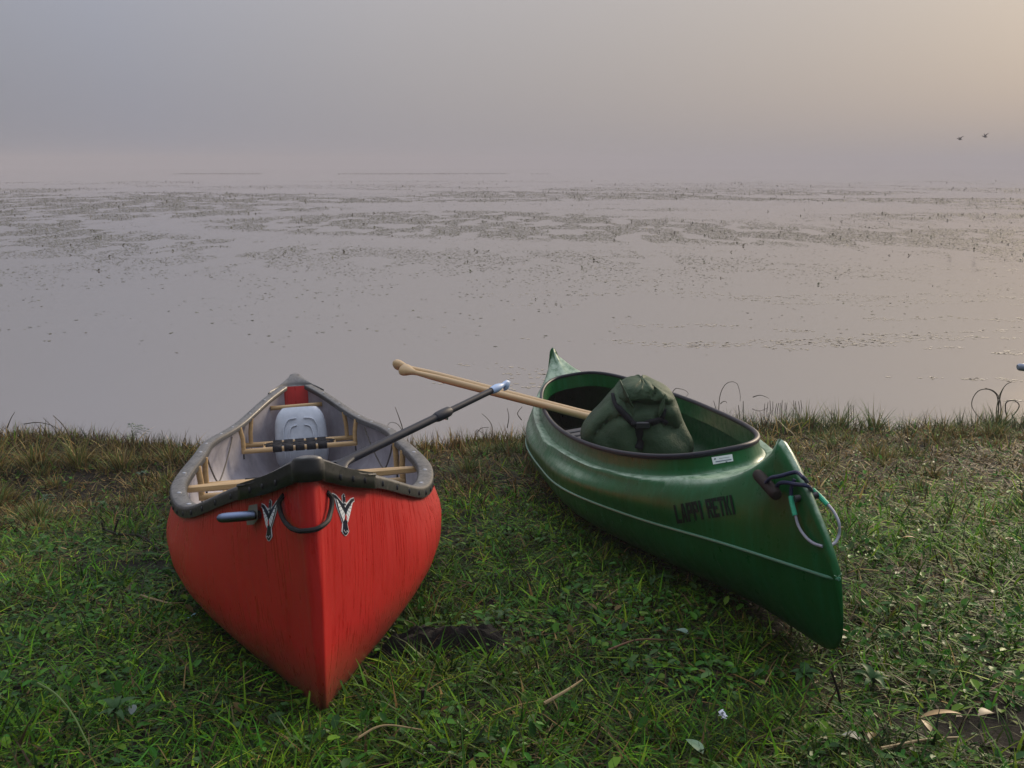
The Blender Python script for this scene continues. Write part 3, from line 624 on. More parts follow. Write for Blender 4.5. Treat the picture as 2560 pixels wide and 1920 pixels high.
c0 = bgh(*zb3(1110, 900), .014); b = MB(); b.box(c0 - [.026, .008, .014], c0 + [.030, .008, .012], .004); b.build('buckle', DARKM, bag)
def flap(P, off):
    C = [bgh(*zb3(*p), o_) for p, o_ in zip(P, off)]; n = len(C); b = MB(); mid = np.mean(C, 0) + np.array([0, -.012, 0])
    b.add([*C, mid], [(i, (i + 1) % n, n) for i in range(n)]); o = b.build('flap', CANVAS, bag, smooth=False); md = o.modifiers.new('t', 'SOLIDIFY'); md.thickness = .004; md.offset = 0
    md = o.modifiers.new('s', 'SUBSURF'); md.subdivision_type = 'SIMPLE'; md.levels = md.render_levels = 1
flap([(790, 175), (860, 290), (930, 450), (955, 640), (985, 800), (860, 680), (740, 560), (690, 400), (705, 280)], [.012, .02, .026, .024, .006, .012, .012, .008, .010])
flap([(1520, 395), (1535, 520), (1510, 660), (1400, 790), (1395, 740), (1440, 520)], [.008, .010, .012, .010, .02, .02])

# ------------------------------------------------------------------ paddles
def frame_to(P0, P1):
    z = (P1 - P0) / np.linalg.norm(P1 - P0); x = np.cross(np.array([0, 0, 1.0]), z); x /= np.linalg.norm(x); y = np.cross(z, x)
    return np.stack([x, y, z], 1)
def wooden_paddle(P0, P1, label, tilt):
    """grip end at P0, blade past P1"""
    A = frame_to(P0, P1); L = 1.62; o = empty('wooden_paddle', M=m4(A, P0)); tag(o, label, 'paddle', 'wooden paddles in the green canoe')
    b = MB(); zs = [.08, .12, .17, .24, .34, .5, .75, 1.0, 1.16, 1.24]; rs = [(.0125, .0135), (.0135, .0145), (.0155, .016), (.0175, .0175), (.0185, .018), (.0185, .0180), (.0180, .0175), (.0175, .017), (.018, .015), (.02, .013)]
    b.tube([(0, 0, z) for z in zs], 1.0, 16, ell=rs, roll=tilt); b.build('shaft', WOODP, o)
    b = MB(); zs = [-.010, -.004, .006, .020, .036, .052, .067, .082, .095]; ws = [.014, .030, .0370, .0385, .0345, .0265, .0195, .0155, .014]; ds = [.010, .021, .0265, .0275, .0245, .0200, .0168, .0150, .0142]
    ca, sa = math.cos(tilt), math.sin(tilt); rows = []
    for z, w, d_ in zip(zs, ws, ds): rows.append([((math.cos(2 * math.pi * j / 20) * w) * ca - math.sin(2 * math.pi * j / 20) * d_ * sa, (math.cos(2 * math.pi * j / 20) * w) * sa + math.sin(2 * math.pi * j / 20) * d_ * ca, z) for j in range(20)])
    b.grid(rows, closev=True); b.F += [tuple(range(20))[::-1], tuple(8 * 20 + j for j in range(20))]; b.build('grip', WOODP, o)
    b = MB(); zs = np.linspace(1.20, L, 14); rows = []
    for z in zs:
        q = (z - 1.20) / (L - 1.20); w = .016 + .075 * float(sst(0, .45, q)) * (1 - float(sst(.86, 1.02, q)) * .55); d_ = .011 - .007 * q; rows.append([((math.cos(2 * math.pi * j / 16) * w) * ca - math.sin(2 * math.pi * j / 16) * d_ * sa, (math.cos(2 * math.pi * j / 16) * w) * sa + math.sin(2 * math.pi * j / 16) * d_ * ca, z) for j in range(16)])
    b.grid(rows, closev=True); b.F += [tuple(range(16))[::-1], tuple(13 * 16 + j for j in range(16))]; b.build('blade', WOODP, o); return o
wooden_paddle(at(1006, 923, 5.50), at(1470, 1042, 4.86), 'nearer wooden paddle with a rounded pear grip, lying across the green canoe', .5)
wooden_paddle(at(990, 911, 5.58), at(1470, 1036, 4.93), 'farther wooden paddle with a squarer grip, behind the other wooden one', -.7)
# telescopic paddle leaning out of the red canoe
NAVYT = mat('navy_tube', (.008, .012, .022), .55, .35); ICE = mat('pale_blue_grip', (.33, .46, .68), .45)
G0, G1 = at(1232, 975, 4.32), at(888, 1142, 3.62); A = frame_to(G0, G1); Lp = np.linalg.norm(G1 - G0)
pd = empty('telescopic_paddle', M=m4(A, G0)); tag(pd, 'black telescopic paddle with a pale blue grip leaning out of the red canoe', 'paddle')
zc_ = Lp * .40; b = MB(); b.tube([(0, 0, 0), (0, 0, .2), (0, 0, zc_ + .05)], .0132, 14); b.build('upper_shaft', NAVYT, pd)
b = MB(); b.tube([(0, 0, zc_), (0, 0, zc_ + .3), (0, 0, Lp + .10)], .0158, 14); b.build('lower_shaft', NAVYT, pd)
b = MB(); b.tube([(0, 0, zc_ - .045), (0, 0, zc_ - .036), (0, 0, zc_), (0, 0, zc_ + .038), (0, 0, zc_ + .05)], [.0165, .0205, .0215, .0205, .0175], 14); cl = b.build('clamp', NAVYT, pd)
b = MB(); b.tube([(-.006, -.024, zc_ - .018), (.006, -.024, zc_ - .018)], .006, 10); b.build('clamp_screw', STEEL, cl)
b = MB(); zs = [.012, 0, -.012, -.032, -.050, -.064, -.076, -.086]; ws = [.0150, .0165, .0175, .0178, .0150, .0115, .0095, .0105]
pts = [(0, 0, z) for z in zs] + [(.0, -.004, -.094), (.0, -.013, -.104), (0, -.026, -.108)]; ws = ws + [.0125, .0125, .006]
b.tube(pts, ws, 14, ell=[(1, 1)] * 7 + [(1.3, .95), (1.8, .8), (2.3, .7), (2.0, .6)]); b.build('grip', ICE, pd)
b = MB(); zs = np.linspace(Lp + .02, Lp + .46, 12); rows = []
for z in zs:
    q = (z - Lp - .02) / .44; w = .017 + .078 * float(sst(0, .4, q)) * (1 - .5 * float(sst(.85, 1.03, q))); d_ = .014 - .009 * q; rows.append([(math.cos(2 * math.pi * j / 16) * w, math.sin(2 * math.pi * j / 16) * d_, z) for j in range(16)])
b.grid(rows, closev=True); b.F += [tuple(range(16))[::-1], tuple(11 * 16 + j for j in range(16))]; b.build('blade', NAVYT, pd)
# plastic canister behind the far seat of the red canoe
def m_can(t, p):
    v = coords(t); t.links.new(rampn(t, noise(t, v, 11, 5, .65), [(.3, (.40, .45, .52)), (.7, (.57, .62, .69))]), p.inputs['Base Color'])
CANM = mat('milky_plastic', (.55, .62, .72), .5, .4, build=m_can)
can = empty('plastic_canister', M=m4(RR, RO + RR @ np.array([.012, 3.99, .06])) @ Matrix.Rotation(R(-12), 4, 'X')); tag(can, 'milky white plastic canister behind the far seat of the red canoe', 'canister')
rows = []
for z in np.linspace(0, 1, 22):
    e_ = 1 - abs(2 * z - 1)**5; hw = .158 * (.72 + .28 * e_) * (1 - .10 * z * z); hd = .085 * (.70 + .30 * e_); row = []
    for j in range(40):
        a = 2 * math.pi * j / 40; cx, sy = math.cos(a), math.sin(a); row.append((hw * abs(cx)**.55 * math.copysign(1, cx), hd * abs(sy)**.55 * math.copysign(1, sy), .362 * z))
    rows.append(row)
b = MB(); b.grid(rows, closev=True); b.F += [tuple(range(40))[::-1], tuple(21 * 40 + j for j in range(40))]; b.build('canister_body', CANM, can, sub=1)
for k, (hw, z1) in enumerate(((.100, .292), (.072, .250))):
    P = [(-hw, -.088, .06), (-hw, -.0885, .16), (-hw * .96, -.0885, z1 - .05), (-hw * .7, -.0885, z1 - .008), (-.022, -.0885, z1)]
    for s in (-1, 1):
        b = MB(); b.tube(smooth_path([(s * x, y, z) for x, y, z in P], 20), .0045, 6); b.build('moulded_rib', CANM, can)

# ------------------------------------------------------------------ vegetation on the bank (uncountable: one object per kind)
def vmat(name, rough=.5, trans=.35):
    m = bpy.data.materials.new(name); m.use_nodes = True; t = m.node_tree; p = t.nodes['Principled BSDF']; o = t.nodes['Material Output']
    a = t.nodes.new('ShaderNodeVertexColor'); a.layer_name = 'Col'; t.links.new(a.outputs[0], p.inputs['Base Color']); p.inputs['Roughness'].default_value = rough; p.inputs['Specular IOR Level'].default_value = .12
    tr = t.nodes.new('ShaderNodeBsdfTranslucent'); t.links.new(a.outputs[0], tr.inputs[0]); mx = t.nodes.new('ShaderNodeMixShader'); mx.inputs[0].default_value = trans
    t.links.new(p.outputs[0], mx.inputs[1]); t.links.new(tr.outputs[0], mx.inputs[2]); t.links.new(mx.outputs[0], o.inputs[0]); return m
VEG = vmat('blades', .5, .24); LEAF = vmat('leaves', .42, .14); WEED = vmat('pond_weed', .6, .1)
def fast_mesh(name, V, F3, colv, m, smooth=True):
    me = bpy.data.meshes.new(name); nv, nf = len(V), len(F3); me.vertices.add(nv); me.vertices.foreach_set('co', V.astype(np.float32).ravel())
    me.loops.add(nf * 3); me.loops.foreach_set('vertex_index', F3.astype(np.int32).ravel()); me.polygons.add(nf)
    me.polygons.foreach_set('loop_start', np.arange(0, nf * 3, 3, dtype=np.int32))
    if smooth: me.polygons.foreach_set('use_smooth', np.ones(nf, bool))
    at_ = me.color_attributes.new('Col', 'FLOAT_COLOR', 'POINT'); c = np.ones((nv, 4), np.float32); c[:, :3] = colv; at_.data.foreach_set('color', c.ravel())
    me.update(); me.materials.append(m); return link(bpy.data.objects.new(name, me))
def blades(P, L, W, az, lean, curl, colr, seg=3, twist=None):
    """P base points, each blade a tapered strip that bends over along az"""
    n = len(P); rows = seg; t = np.linspace(0, 1, seg + 1); V = np.zeros((n, 2 * seg + 1, 3)); C = np.zeros((n, 2 * seg + 1, 3))
    dx, dy = np.cos(az), np.sin(az); sx, sy = -dy, dx
    if twist is not None: sx, sy = np.cos(az + twist), np.sin(az + twist)
    hx = np.zeros(n); hz = np.zeros(n)
    for k in range(seg + 1):
        if k:
            a = lean + curl * (k - .5) / seg; hx = hx + L / seg * np.sin(a); hz = hz + L / seg * np.cos(a)
        w = W * (1 - t[k]**1.6) * (.75 + .5 * np.sin(math.pi * min(1, t[k] * 1.3 + .2))); c = P + np.stack([dx * hx, dy * hx, hz], 1); off = np.stack([sx * w / 2, sy * w / 2, 0 * w], 1); sh = 1.0
        if k < seg: V[:, 2 * k] = c - off; V[:, 2 * k + 1] = c + off; C[:, 2 * k] = colr * sh; C[:, 2 * k + 1] = colr * sh
        else: V[:, 2 * seg] = c; C[:, 2 * seg] = colr * sh
    f = []
    for k in range(seg - 1): f += [(2*k, 2*k+1, 2*k+3), (2*k, 2*k+3, 2*k+2)]
    f.append((2*seg-2, 2*seg-1, 2*seg)); f = np.array(f); m_ = 2 * seg + 1
    F3 = (f[None] + (np.arange(n) * m_)[:, None, None]).reshape(-1, 3); return V.reshape(-1, 3), F3, C.reshape(-1, 3)
def leaves(P, S, az, tilt, colr, asp=.6, cup=.15):
    """small folded ovate leaves"""
    n = len(P); q = np.array([(0, 0, 0), (.3, .42, 1), (.7, .40, 1), (1, 0, .2), (.7, -.40, 1), (.3, -.42, 1), (.5, 0, 0)], float)
    u = q[:, 0][None] * S[:, None]; v = q[:, 1][None] * (S * asp)[:, None]; h = q[:, 2][None] * (S * cup)[:, None]
    ct, st = np.cos(tilt)[:, None], np.sin(tilt)[:, None]; lx = u * ct - h * st; lz = u * st + h * ct; ca, sa = np.cos(az)[:, None], np.sin(az)[:, None]
    V = np.stack([lx * ca - v * sa, lx * sa + v * ca, lz], 2) + P[:, None]
    f = np.array([(0, 6, 1), (1, 6, 2), (2, 6, 3), (3, 6, 4), (4, 6, 5), (5, 6, 0)]); F3 = (f[None] + (np.arange(n) * 7)[:, None, None]).reshape(-1, 3)
    C = np.repeat(colr[:, None], 7, 1); return V.reshape(-1, 3), F3, C.reshape(-1, 3)
def in_boat(X, Y, grow=0.0):
    r = np.zeros(len(X), bool)
    for Rm, o, L, bf, wf in ((RR, RO, RL, rb, .45), (GR, GO, GL, gbs, .40)):
        d = np.stack([X - o[0], Y - o[1]], 1); ax = Rm[:2, 1] / np.linalg.norm(Rm[:2, 1]); y = d @ ax; x = d @ np.array([ax[1], -ax[0]])
        ok = (y > .1) & (y < L - .02); r |= ok & (np.abs(x) < np.maximum(bf(np.clip(y, 0, L)) * (wf + grow) - .05, 0))
    return r
BARE = [(gpt(1105, 1628), .25, .13), (gpt(2480, 1840), .34, .14), (gpt(2250, 1118), .50, .16), (gpt(190, 1195), .22, .10), (gpt(330, 1420), .25, .12)]
def bare(X, Y):
    m_ = np.zeros(len(X))
    for c, a, b_ in BARE: m_ = np.maximum(m_, np.exp(-(((X - c[0]) / a)**2 + ((Y - c[1]) / b_)**2)**1.5))
    return m_
def scatter_pts(n, y0=.9, y1=7.9, power=1.0, margin=.8):
    u = rng.random(n); Y = (y0**(1 - power) + u * (y1**(1 - power) - y0**(1 - power)))**(1 / (1 - power)) if power != 1 else y0 * (y1 / y0)**u
    X = (rng.random(n) * 2 - 1) * (.52 * Y + margin); return X, Y
def pick(pal, n): return np.array(pal)[rng.integers(0, len(pal), n)]
GRN = [(.044, .145, .004), (.070, .190, .005), (.110, .230, .006), (.022, .090, .004), (.160, .240, .008), (.036, .135, .010)]
DRY = [(.23, .155, .050), (.150, .090, .028), (.095, .056, .018), (.28, .21, .090), (.18, .130, .040), (.060, .038, .014)]
OLV = [(.100, .125, .016), (.085, .098, .018), (.125, .135, .030), (.110, .095, .018)]
def dryness(X, Y):                 # the strip along the shore is browned, the foreground green
    d = sst(3.9, 5.8, Y + .5 * (fbm(X * .9, Y * .9, 3, 21) - .5) * 2) * .85
    d = d * (.55 + .9 * fbm(X * 1.7 + 5, Y * 1.7, 3, 33)); d = d + .55 * np.clip(fbm(X * 2.2, Y * 2.2, 3, 55) - .52, 0, 1) * 2
    d = d - .55 * np.exp(-((X - 2.6) / 1.2)**2 - ((Y - 7.25) / .35)**2)
    return np.clip(d + .12, 0.04, .90)
def grass_cols(X, Y, boost=0.0):
    n = len(X); d = np.clip(dryness(X, Y) + boost, 0, 1); r = rng.random(n); c = np.where((r < d * .75)[:, None], pick(DRY, n), np.where((r < d)[:, None], pick(OLV, n), pick(GRN, n)))
    return c * (.20 + 1.75 * rng.random(n)**2)[:, None] * (.45 + 1.1 * fbm(X * 1.1 + 9, Y * 1.1, 3, 101))[:, None]
def base_pts(n, power=1.0, y1=7.7, keep=None, lipcut=.10):
    X, Y = scatter_pts(n, y1=y1, power=power); ok = (Y < shoreY(X) + lipcut) & ~in_boat(X, Y) & (rng.random(n) > bare(X, Y) * .97)
    if keep is not None: ok &= keep(X, Y)
    X, Y = X[ok], Y[ok]; return X, Y, np.stack([X, Y, gz(X, Y) - .004], 1)
def shrink(X, Y): return .62 + .5 * sst(5.0, 7.0, Y)
parts = []
# standing blades
X, Y, P = base_pts(190000, .6, keep=lambda X, Y: rng.random(len(X)) < .30 + .9 * sst(.38, .60, fbm(X * 5, Y * 5, 3, 72))); n = len(X); tuft = fbm(X * 4, Y * 4, 2, 71)
ft = RO + RR @ np.array([0, .12, 0]); L_ = np.where(in_boat(X, Y, .42) | (np.hypot(X - ft[0], Y - ft[1] + .03) < .10), .5, 1.0) * (.030 + .085 * rng.random(n)**1.8) * (.35 + 1.4 * tuft) * (1 + .9 * sst(5.6, 7.2, Y)); parts.append(blades(P, L_, (.0028 + .0038 * rng.random(n)**1.5) * (1 + .10 * Y), rng.random(n) * 6.283, .25 + .75 * rng.random(n), .3 + 1.2 * rng.random(n), grass_cols(X, Y), 3, rng.normal(1.57, .5, n)))
# blades and clippings lying flat in a mat
X, Y, P = base_pts(88000, .55); n = len(X); P[:, 2] += .006 + .022 * rng.random(n); az = rng.random(n) * 6.283 + .0
L_ = .035 + .12 * rng.random(n)**2.2; parts.append(blades(P, L_, (.0022 + .0030 * rng.random(n)**1.5) * (1 + .12 * Y), az, 1.25 + .35 * rng.random(n), .1 + .35 * rng.random(n), grass_cols(X, Y, .03), 2, rng.normal(1.57, .6, n)))
X, Y, P = base_pts(15000, .6, keep=lambda X, Y: (Y < 5.0) & (rng.random(len(X)) < sst(.47, .66, fbm(X * 2.3 + 2, Y * 2.3, 3, 121)) * (.45 + .55 * sst(-1, 1.5, X)))); n = len(X)
c = pick([(.060, .190, .005), (.095, .240, .006), (.040, .140, .004), (.130, .255, .010)], n) * (.5 + .9 * rng.random(n))[:, None]
parts.append(blades(P, np.where(in_boat(X, Y, .45), .3, 1.0) * (.06 + .10 * rng.random(n)), .0038 + .0034 * rng.random(n), rng.random(n) * 6.283, .3 + .6 * rng.random(n), .5 + 1.2 * rng.random(n), c, 4, rng.normal(1.57, .5, n)))
def joined(parts):
    o = 0; Vs, Fs, Cs = [], [], []
    for V, F3, C in parts: Vs.append(V); Fs.append(F3 + o); Cs.append(C); o += len(V)
    return np.concatenate(Vs), np.concatenate(Fs), np.concatenate(Cs)
tag(fast_mesh('grass', *joined(parts), VEG), 'wet trampled grass covering the bank, green in front and browned towards the shore', 'grass', kind='stuff')
# small broad leaves: clover, plantain and the like
X, Y, P = base_pts(62000, .45, keep=lambda X, Y: rng.random(len(X)) < .12 + .95 * sst(.45, .62, fbm(X * 2.6, Y * 2.6, 3, 91)) * (1 - .75 * sst(4.0, 5.5, Y))); n = len(X); P[:, 2] += .012 + .025 * rng.random(n)
c = pick([(.022, .100, .008), (.032, .130, .010), (.055, .160, .014), (.062, .130, .034), (.024, .075, .016), (.095, .185, .014)], n) * (.6 + .8 * rng.random(n))[:, None]; old = rng.random(n) < .03; c[old] = pick(DRY, old.sum()) * .6
tag(fast_mesh('ground_leaves', *leaves(P, .011 + .028 * rng.random(n)**2.0, rng.random(n) * 6.283, rng.normal(.15, .35, n), c, .62, .14), LEAF), 'small clover and weed leaves growing through the bank grass', 'leaves', kind='stuff')
# longer tufts hanging over the water's edge and on hummocks
parts = []; n0 = 5200; X = rng.uniform(-5, 5.2, n0); Y = shoreY(X) - np.abs(rng.normal(0, .22, n0)) + .06; k = rng.random(n0) < .10 + .9 * sst(.42, .62, fbm(X * 2.1, Y * 1.5, 2, 44)); X, Y = X[k], Y[k]; k = ~in_boat(X, Y, .5); X, Y = X[k], Y[k]
kk = 5; X = np.repeat(X, kk) + rng.normal(0, .012, len(X) * kk); Y = np.repeat(Y, kk) + rng.normal(0, .012, len(Y) * kk); n = len(X); P = np.stack([X, Y, np.maximum(gz(X, Y), -.03) - .005], 1)
gr = (X > 1.1)[:, None]; c = np.where(gr & (rng.random(n) < .65)[:, None], pick([(.060, .090, .040), (.075, .105, .055), (.05, .075, .03)], n), grass_cols(X, Y)) * (.7 + .5 * rng.random(n))[:, None]
L_ = (.06 + .15 * rng.random(n)**1.7) * np.where(X > 1.1, 1.1, .85); parts.append(blades(P, L_, .0036 + .004 * rng.random(n), rng.random(n) * 6.283, .05 + .45 * rng.random(n)**1.5, .2 + 1.5 * rng.random(n)**2, c, 4, rng.normal(1.57, .5, n)))
tus = [(-3.5, 6.35, .24, 0), (-3.25, 6.2, .24, 0), (-3.0, 6.3, .20, 0), (-2.75, 6.35, .18, 0), (-3.7, 6.5, .22, 0), (-3.3, 5.9, .15, 0), (-2.9, 5.6, .13, 0), (-2.45, 6.3, .14, 0), (-2.2, 6.45, .12, 0), (-3.1, 5.2, .12, 1), (-2.4, 5.0, .12, 1), (2.05, 7.05, .17, 1), (2.3, 7.1, .20, 1), (2.55, 7.08, .20, 1), (2.8, 7.12, .18, 1), (3.05, 7.1, .15, 1), (3.4, 7.1, .17, 1), (3.7, 7.15, .16, 1), (1.5, 7.0, .13, 1), (3.2, 6.7, .13, 1), (2.7, 6.4, .10, 0), (3.5, 6.0, .13, 1), (2.2, 6.1, .09, 0), (3.0, 5.3, .12, 1), (.35, 6.62, .12, 1), (.1, 6.5, .10, 1), (-.2, 6.55, .09, 1)]
for q in range(46): tus.append((rng.uniform(-4.2, -1.7), rng.uniform(4.7, 6.6), rng.uniform(.05, .10), 0))
for q in range(46): tus.append((rng.uniform(1.15, 4.2), rng.uniform(4.6, 7.05), rng.uniform(.05, .10), int(rng.random() < .4)))
for q in range(14): tus.append((rng.uniform(-.25, .12), rng.uniform(5.3, 6.6), rng.uniform(.05, .09), 1))
for x0, y0, h, gcol in tus:
    m2 = 170 if h > .105 else 90; r_ = np.abs(rng.normal(0, .075, m2)); a2 = rng.random(m2) * 6.283; X = x0 + r_ * np.cos(a2); Y = y0 + r_ * np.sin(a2) * .7; P = np.stack([X, Y, np.maximum(gz(X, Y), -.02) - .004], 1)
    c = np.where((rng.random(m2) < (.62 if gcol else .22))[:, None], pick([(.085, .150, .030), (.105, .165, .050), (.06, .11, .025), (.13, .18, .06)], m2), pick(DRY + OLV, m2) * 1.25) * (.5 + .9 * rng.random(m2))[:, None]
    parts.append(blades(P, 1.45 * h * (.45 + .75 * rng.random(m2)), .0036 + .004 * rng.random(m2), a2 + rng.normal(0, .5, m2), .05 + 2.2 * r_ + .25 * rng.random(m2), .4 + 1.7 * rng.random(m2)**1.4, c, 4, rng.normal(1.57, .5, m2)))
tag(fast_mesh('shore_grass', *joined(parts), VEG), 'longer grass tufts overhanging the water along the shoreline', 'grass', kind='stuff')

# ------------------------------------------------------------------ floating weed on the lake
def weed_mask(X, Y):
    wx_ = X + 6 * (fbm(X * .05 + 8, Y * .05, 2, 81) - .5); wy_ = Y + 8 * (fbm(X * .04, Y * .05 + 5, 2, 82) - .5)
    m_ = sst(.37, .50, fbm(wx_ * .070 + 3, wy_ * .066 + 1.6, 4, 12)); lane = sst(.03, .09, np.abs(fbm(wx_ * .05 + 30, wy_ * .06, 2, 14) - .5)); band = sst(13, 30, Y)**1.8 * (1 - .85 * sst(52, 105, Y))
    return np.clip(m_ * lane * band + .028 * sst(10, 15, Y) * (1 - sst(60, 80, Y)), 0, 1)
def flats(P, S, az, tilt, colr):   # small flat leaf scales
    n = len(P); q = np.array([(0, -.5), (.9, -.3), (1.0, .35), (.1, .5)]); u = q[:, 0][None] * S[:, None]; v = q[:, 1][None] * (S * .7)[:, None]
    lx = u * np.cos(tilt)[:, None]; lz = u * np.sin(tilt)[:, None]; ca, sa = np.cos(az)[:, None], np.sin(az)[:, None]; V = np.stack([lx * ca - v * sa, lx * sa + v * ca, lz], 2) + P[:, None]
    f = np.array([(0, 1, 2), (0, 2, 3)]); return V.reshape(-1, 3), (f[None] + (np.arange(n) * 4)[:, None, None]).reshape(-1, 3), np.repeat(colr[:, None], 4, 1).reshape(-1, 3)
n0 = 2000000; Y = 9.5 + (130 - 9.5) * rng.random(n0)**1.15; X = (rng.random(n0) * 2 - 1) * (.74 * Y + 5); k = (rng.random(n0) < weed_mask(X, Y) * .95) & (fbm(X * 1.6, Y * .7, 2, 66) > .40); X, Y = X[k], Y[k]; n = len(X); P = np.stack([X, Y, np.full(n, .003)], 1)
c = pick([(.100, .106, .058), (.125, .124, .072), (.074, .080, .044), (.145, .138, .088), (.105, .094, .062)], n) * (.7 + .6 * rng.random(n))[:, None]
tl = np.where(rng.random(n) < .02, rng.uniform(.2, .8, n), rng.uniform(0, .10, n)); S = (.011 + .030 * rng.random(n)**2.2) * (1 + Y / 32)
tag(fast_mesh('floating_weed', *flats(P, S, rng.random(n) * 6.283, tl, c), WEED), 'drifts of floating pond weed scattered over the still lake', 'pond weed', kind='stuff')
n0 = 90000; Y = 7.6 * (30 / 7.6)**rng.random(n0); X = (rng.random(n0) * 2 - 1) * (.55 * Y + 1); k = (fbm(X * .45 + 40, Y * 1.6, 4, 15) > .60) & (fbm(X * 3, Y * 9, 2, 16) > .45) & (rng.random(n0) < sst(-1.5, 4, X) * .8); X, Y = X[k], Y[k]; n = len(X)
P = np.stack([X, Y, np.full(n, .002)], 1); c = pick([(.40, .36, .30), (.34, .31, .25)], n); tag(fast_mesh('sky_glint_flecks', *leaves(P, .02 + .05 * rng.random(n), rng.random(n) * 6.283, np.zeros(n), c, .7, .0), WEED), 'pale flecks painted as streaks of sky reflection on the water towards the sun', 'glint', kind='stuff')  # pale flecks colour in the bright sky reflected off ruffled, filmy water

# ------------------------------------------------------------------ reeds and stems at the water's edge
STEM = mat('dark_stem', (.030, .026, .012), .6); STEMG = mat('green_stem', (.050, .070, .018), .55); STRAW = mat('pale_straw', (.26, .19, .085), .6)
TWIG = mat('dark_twig', (.014, .010, .008), .8, .2, build=lambda t, p: bumpn(t, p, noise(t, coords(t), 120, 4), .6, .004))
def stem_thing(name, pts, r, m, label, cat, group=None, n=18, taper=.4):
    P = smooth_path(pts, n); o0 = P[0].copy(); b = MB(); b.tube(P - o0, [r * (1 - (1 - taper) * i / (n - 1)) for i in range(n)], 6); o = b.build(name, m); o.location = tuple(o0); return tag(o, label, cat, group)
def wl(px, Y): return at(px, 0, Y)[0]
def reed(px_pts, Y, r, label, m=STEM, under=True, grp='reed stems standing in the shallows'):
    P = [at(x, y, Y) for x, y in px_pts]
    if under and P[0][2] > -.05: P = [P[0] * [1, 1, 0] + [0, 0, -.12]] + P
    return stem_thing('reed_stem', P, r, m, label, 'reed', grp)
reed([(1797, 1022), (1801, 985), (1806, 972), (1818, 957), (1832, 954), (1843, 959), (1848, 975), (1851, 990), (1850, 1003)], 7.95, .0042, 'tall thin reed stem arched over like a hoop behind the green canoe')
reed([(1882, 993), (1890, 990), (1900, 988), (1912, 991), (1922, 996)], 8.35, .0045, 'low bowed reed lying in the shallows like an eye shape', under=False)
reed([(2023, 979), (2027, 976), (2036, 976), (2042, 978)], 8.9, .004, 'tiny looped reed farthest out in the shallows', under=False)
reed([(1801, 1010), (1806, 1005), (1815, 1004), (1817, 1008)], 8.0, .004, 'short curled reed loop at the foot of the hooped reed', under=False)
reed([(1682, 979), (1690, 971), (1700, 972), (1718, 980), (1721, 986), (1714, 990)], 8.7, .0035, 'folded thin reed showing above the far rim of the green canoe', under=False)
sx = [(1912, 1011, 1009), (1925, 1004, 1006), (1932, 1005, 1008), (1942, 1009, 1010), (1947, 1008, 1012), (1956, 1003, 1011), (1963, 1005, 1013), (1968, 1008, 1010), (1984, 999, 1009), (1989, 1004, 1012), (1996, 1006, 1012), (2002, 1002, 1014), (1920, 1008, 1010), (1951, 1006, 1012)]
for i, (x, y, yb) in enumerate(sx):
    Y = 8.05 + .05 * (i % 3); ph = random.uniform(-4, 4)
    reed([(x + ph, 1027), (x, y + random.uniform(-3, 2))], Y, .0048, 'short dark cut reed stub in the thick cluster of stubs beside the shore grass', grp='cut reed stubs in the cluster')
for x in (2079, 2084): reed([(x, 1040), (x + (2 if x > 2080 else -1), 1024)], 7.75, .005, ('right' if x > 2080 else 'left') + ' one of two short reed stubs standing by themselves off the bank', grp='pair of reed stubs')
for i, (x, y) in enumerate(((2120, 1004), (2127, 1012), (2133, 1013))): reed([(x + 1, 1042), (x, y)], 7.62, .0045, ('left, tallest', 'middle', 'right')[i] + ' reed stub in the clump of three at the edge of the bank', grp='clump of three reed stubs')
reed([(1849, 1045), (1846, 1013)], 7.45, .006, 'brown cut reed stalk at the rim side of the green canoe'); reed([(1858, 1043), (1858, 1003)], 7.5, .006, 'second brown cut reed stalk, taller, beside the green canoe rim'); reed([(1788, 1016), (1784, 1002)], 7.9, .005, 'single short reed stub just left of the hooped reed')
# arching sedges at the right edge
for pts, lab in (([(2492, 1062), (2496, 1010), (2490, 985), (2470, 973), (2448, 976), (2432, 996), (2429, 1012), (2437, 1030), (2455, 1050)], 'sedge stem curling into a wide open ring by the right bank'), ([(2494, 1062), (2499, 1000), (2504, 980), (2515, 962), (2530, 954)], 'sedge stem rising tall and leaning right over the water'), ([(2497, 1062), (2502, 1015), (2496, 990), (2482, 976), (2462, 970)], 'sedge stem bent left under the wide ring of its neighbour'), ([(2490, 1060), (2493, 1012), (2500, 985), (2508, 970)], 'straightest of the dark sedge stems at the right bank')):
    stem_thing('sedge_stem', [at(x, y, 7.45) for x, y in pts], .0048, STEMG if 'straight' in lab else STEM, lab, 'sedge', 'arching sedges on the right bank', 26, .5)
stem_thing('sedge_stem', [at(x, y, 7.9) for x, y in ((2520, 1047), (2514, 1028), (2517, 1005), (2534, 1001), (2548, 1013), (2540, 1030), (2524, 1046))], .005, STEM, 'sedge leaf bent into a small pointed ring near the right edge', 'sedge', 'arching sedges on the right bank', 26, .8)
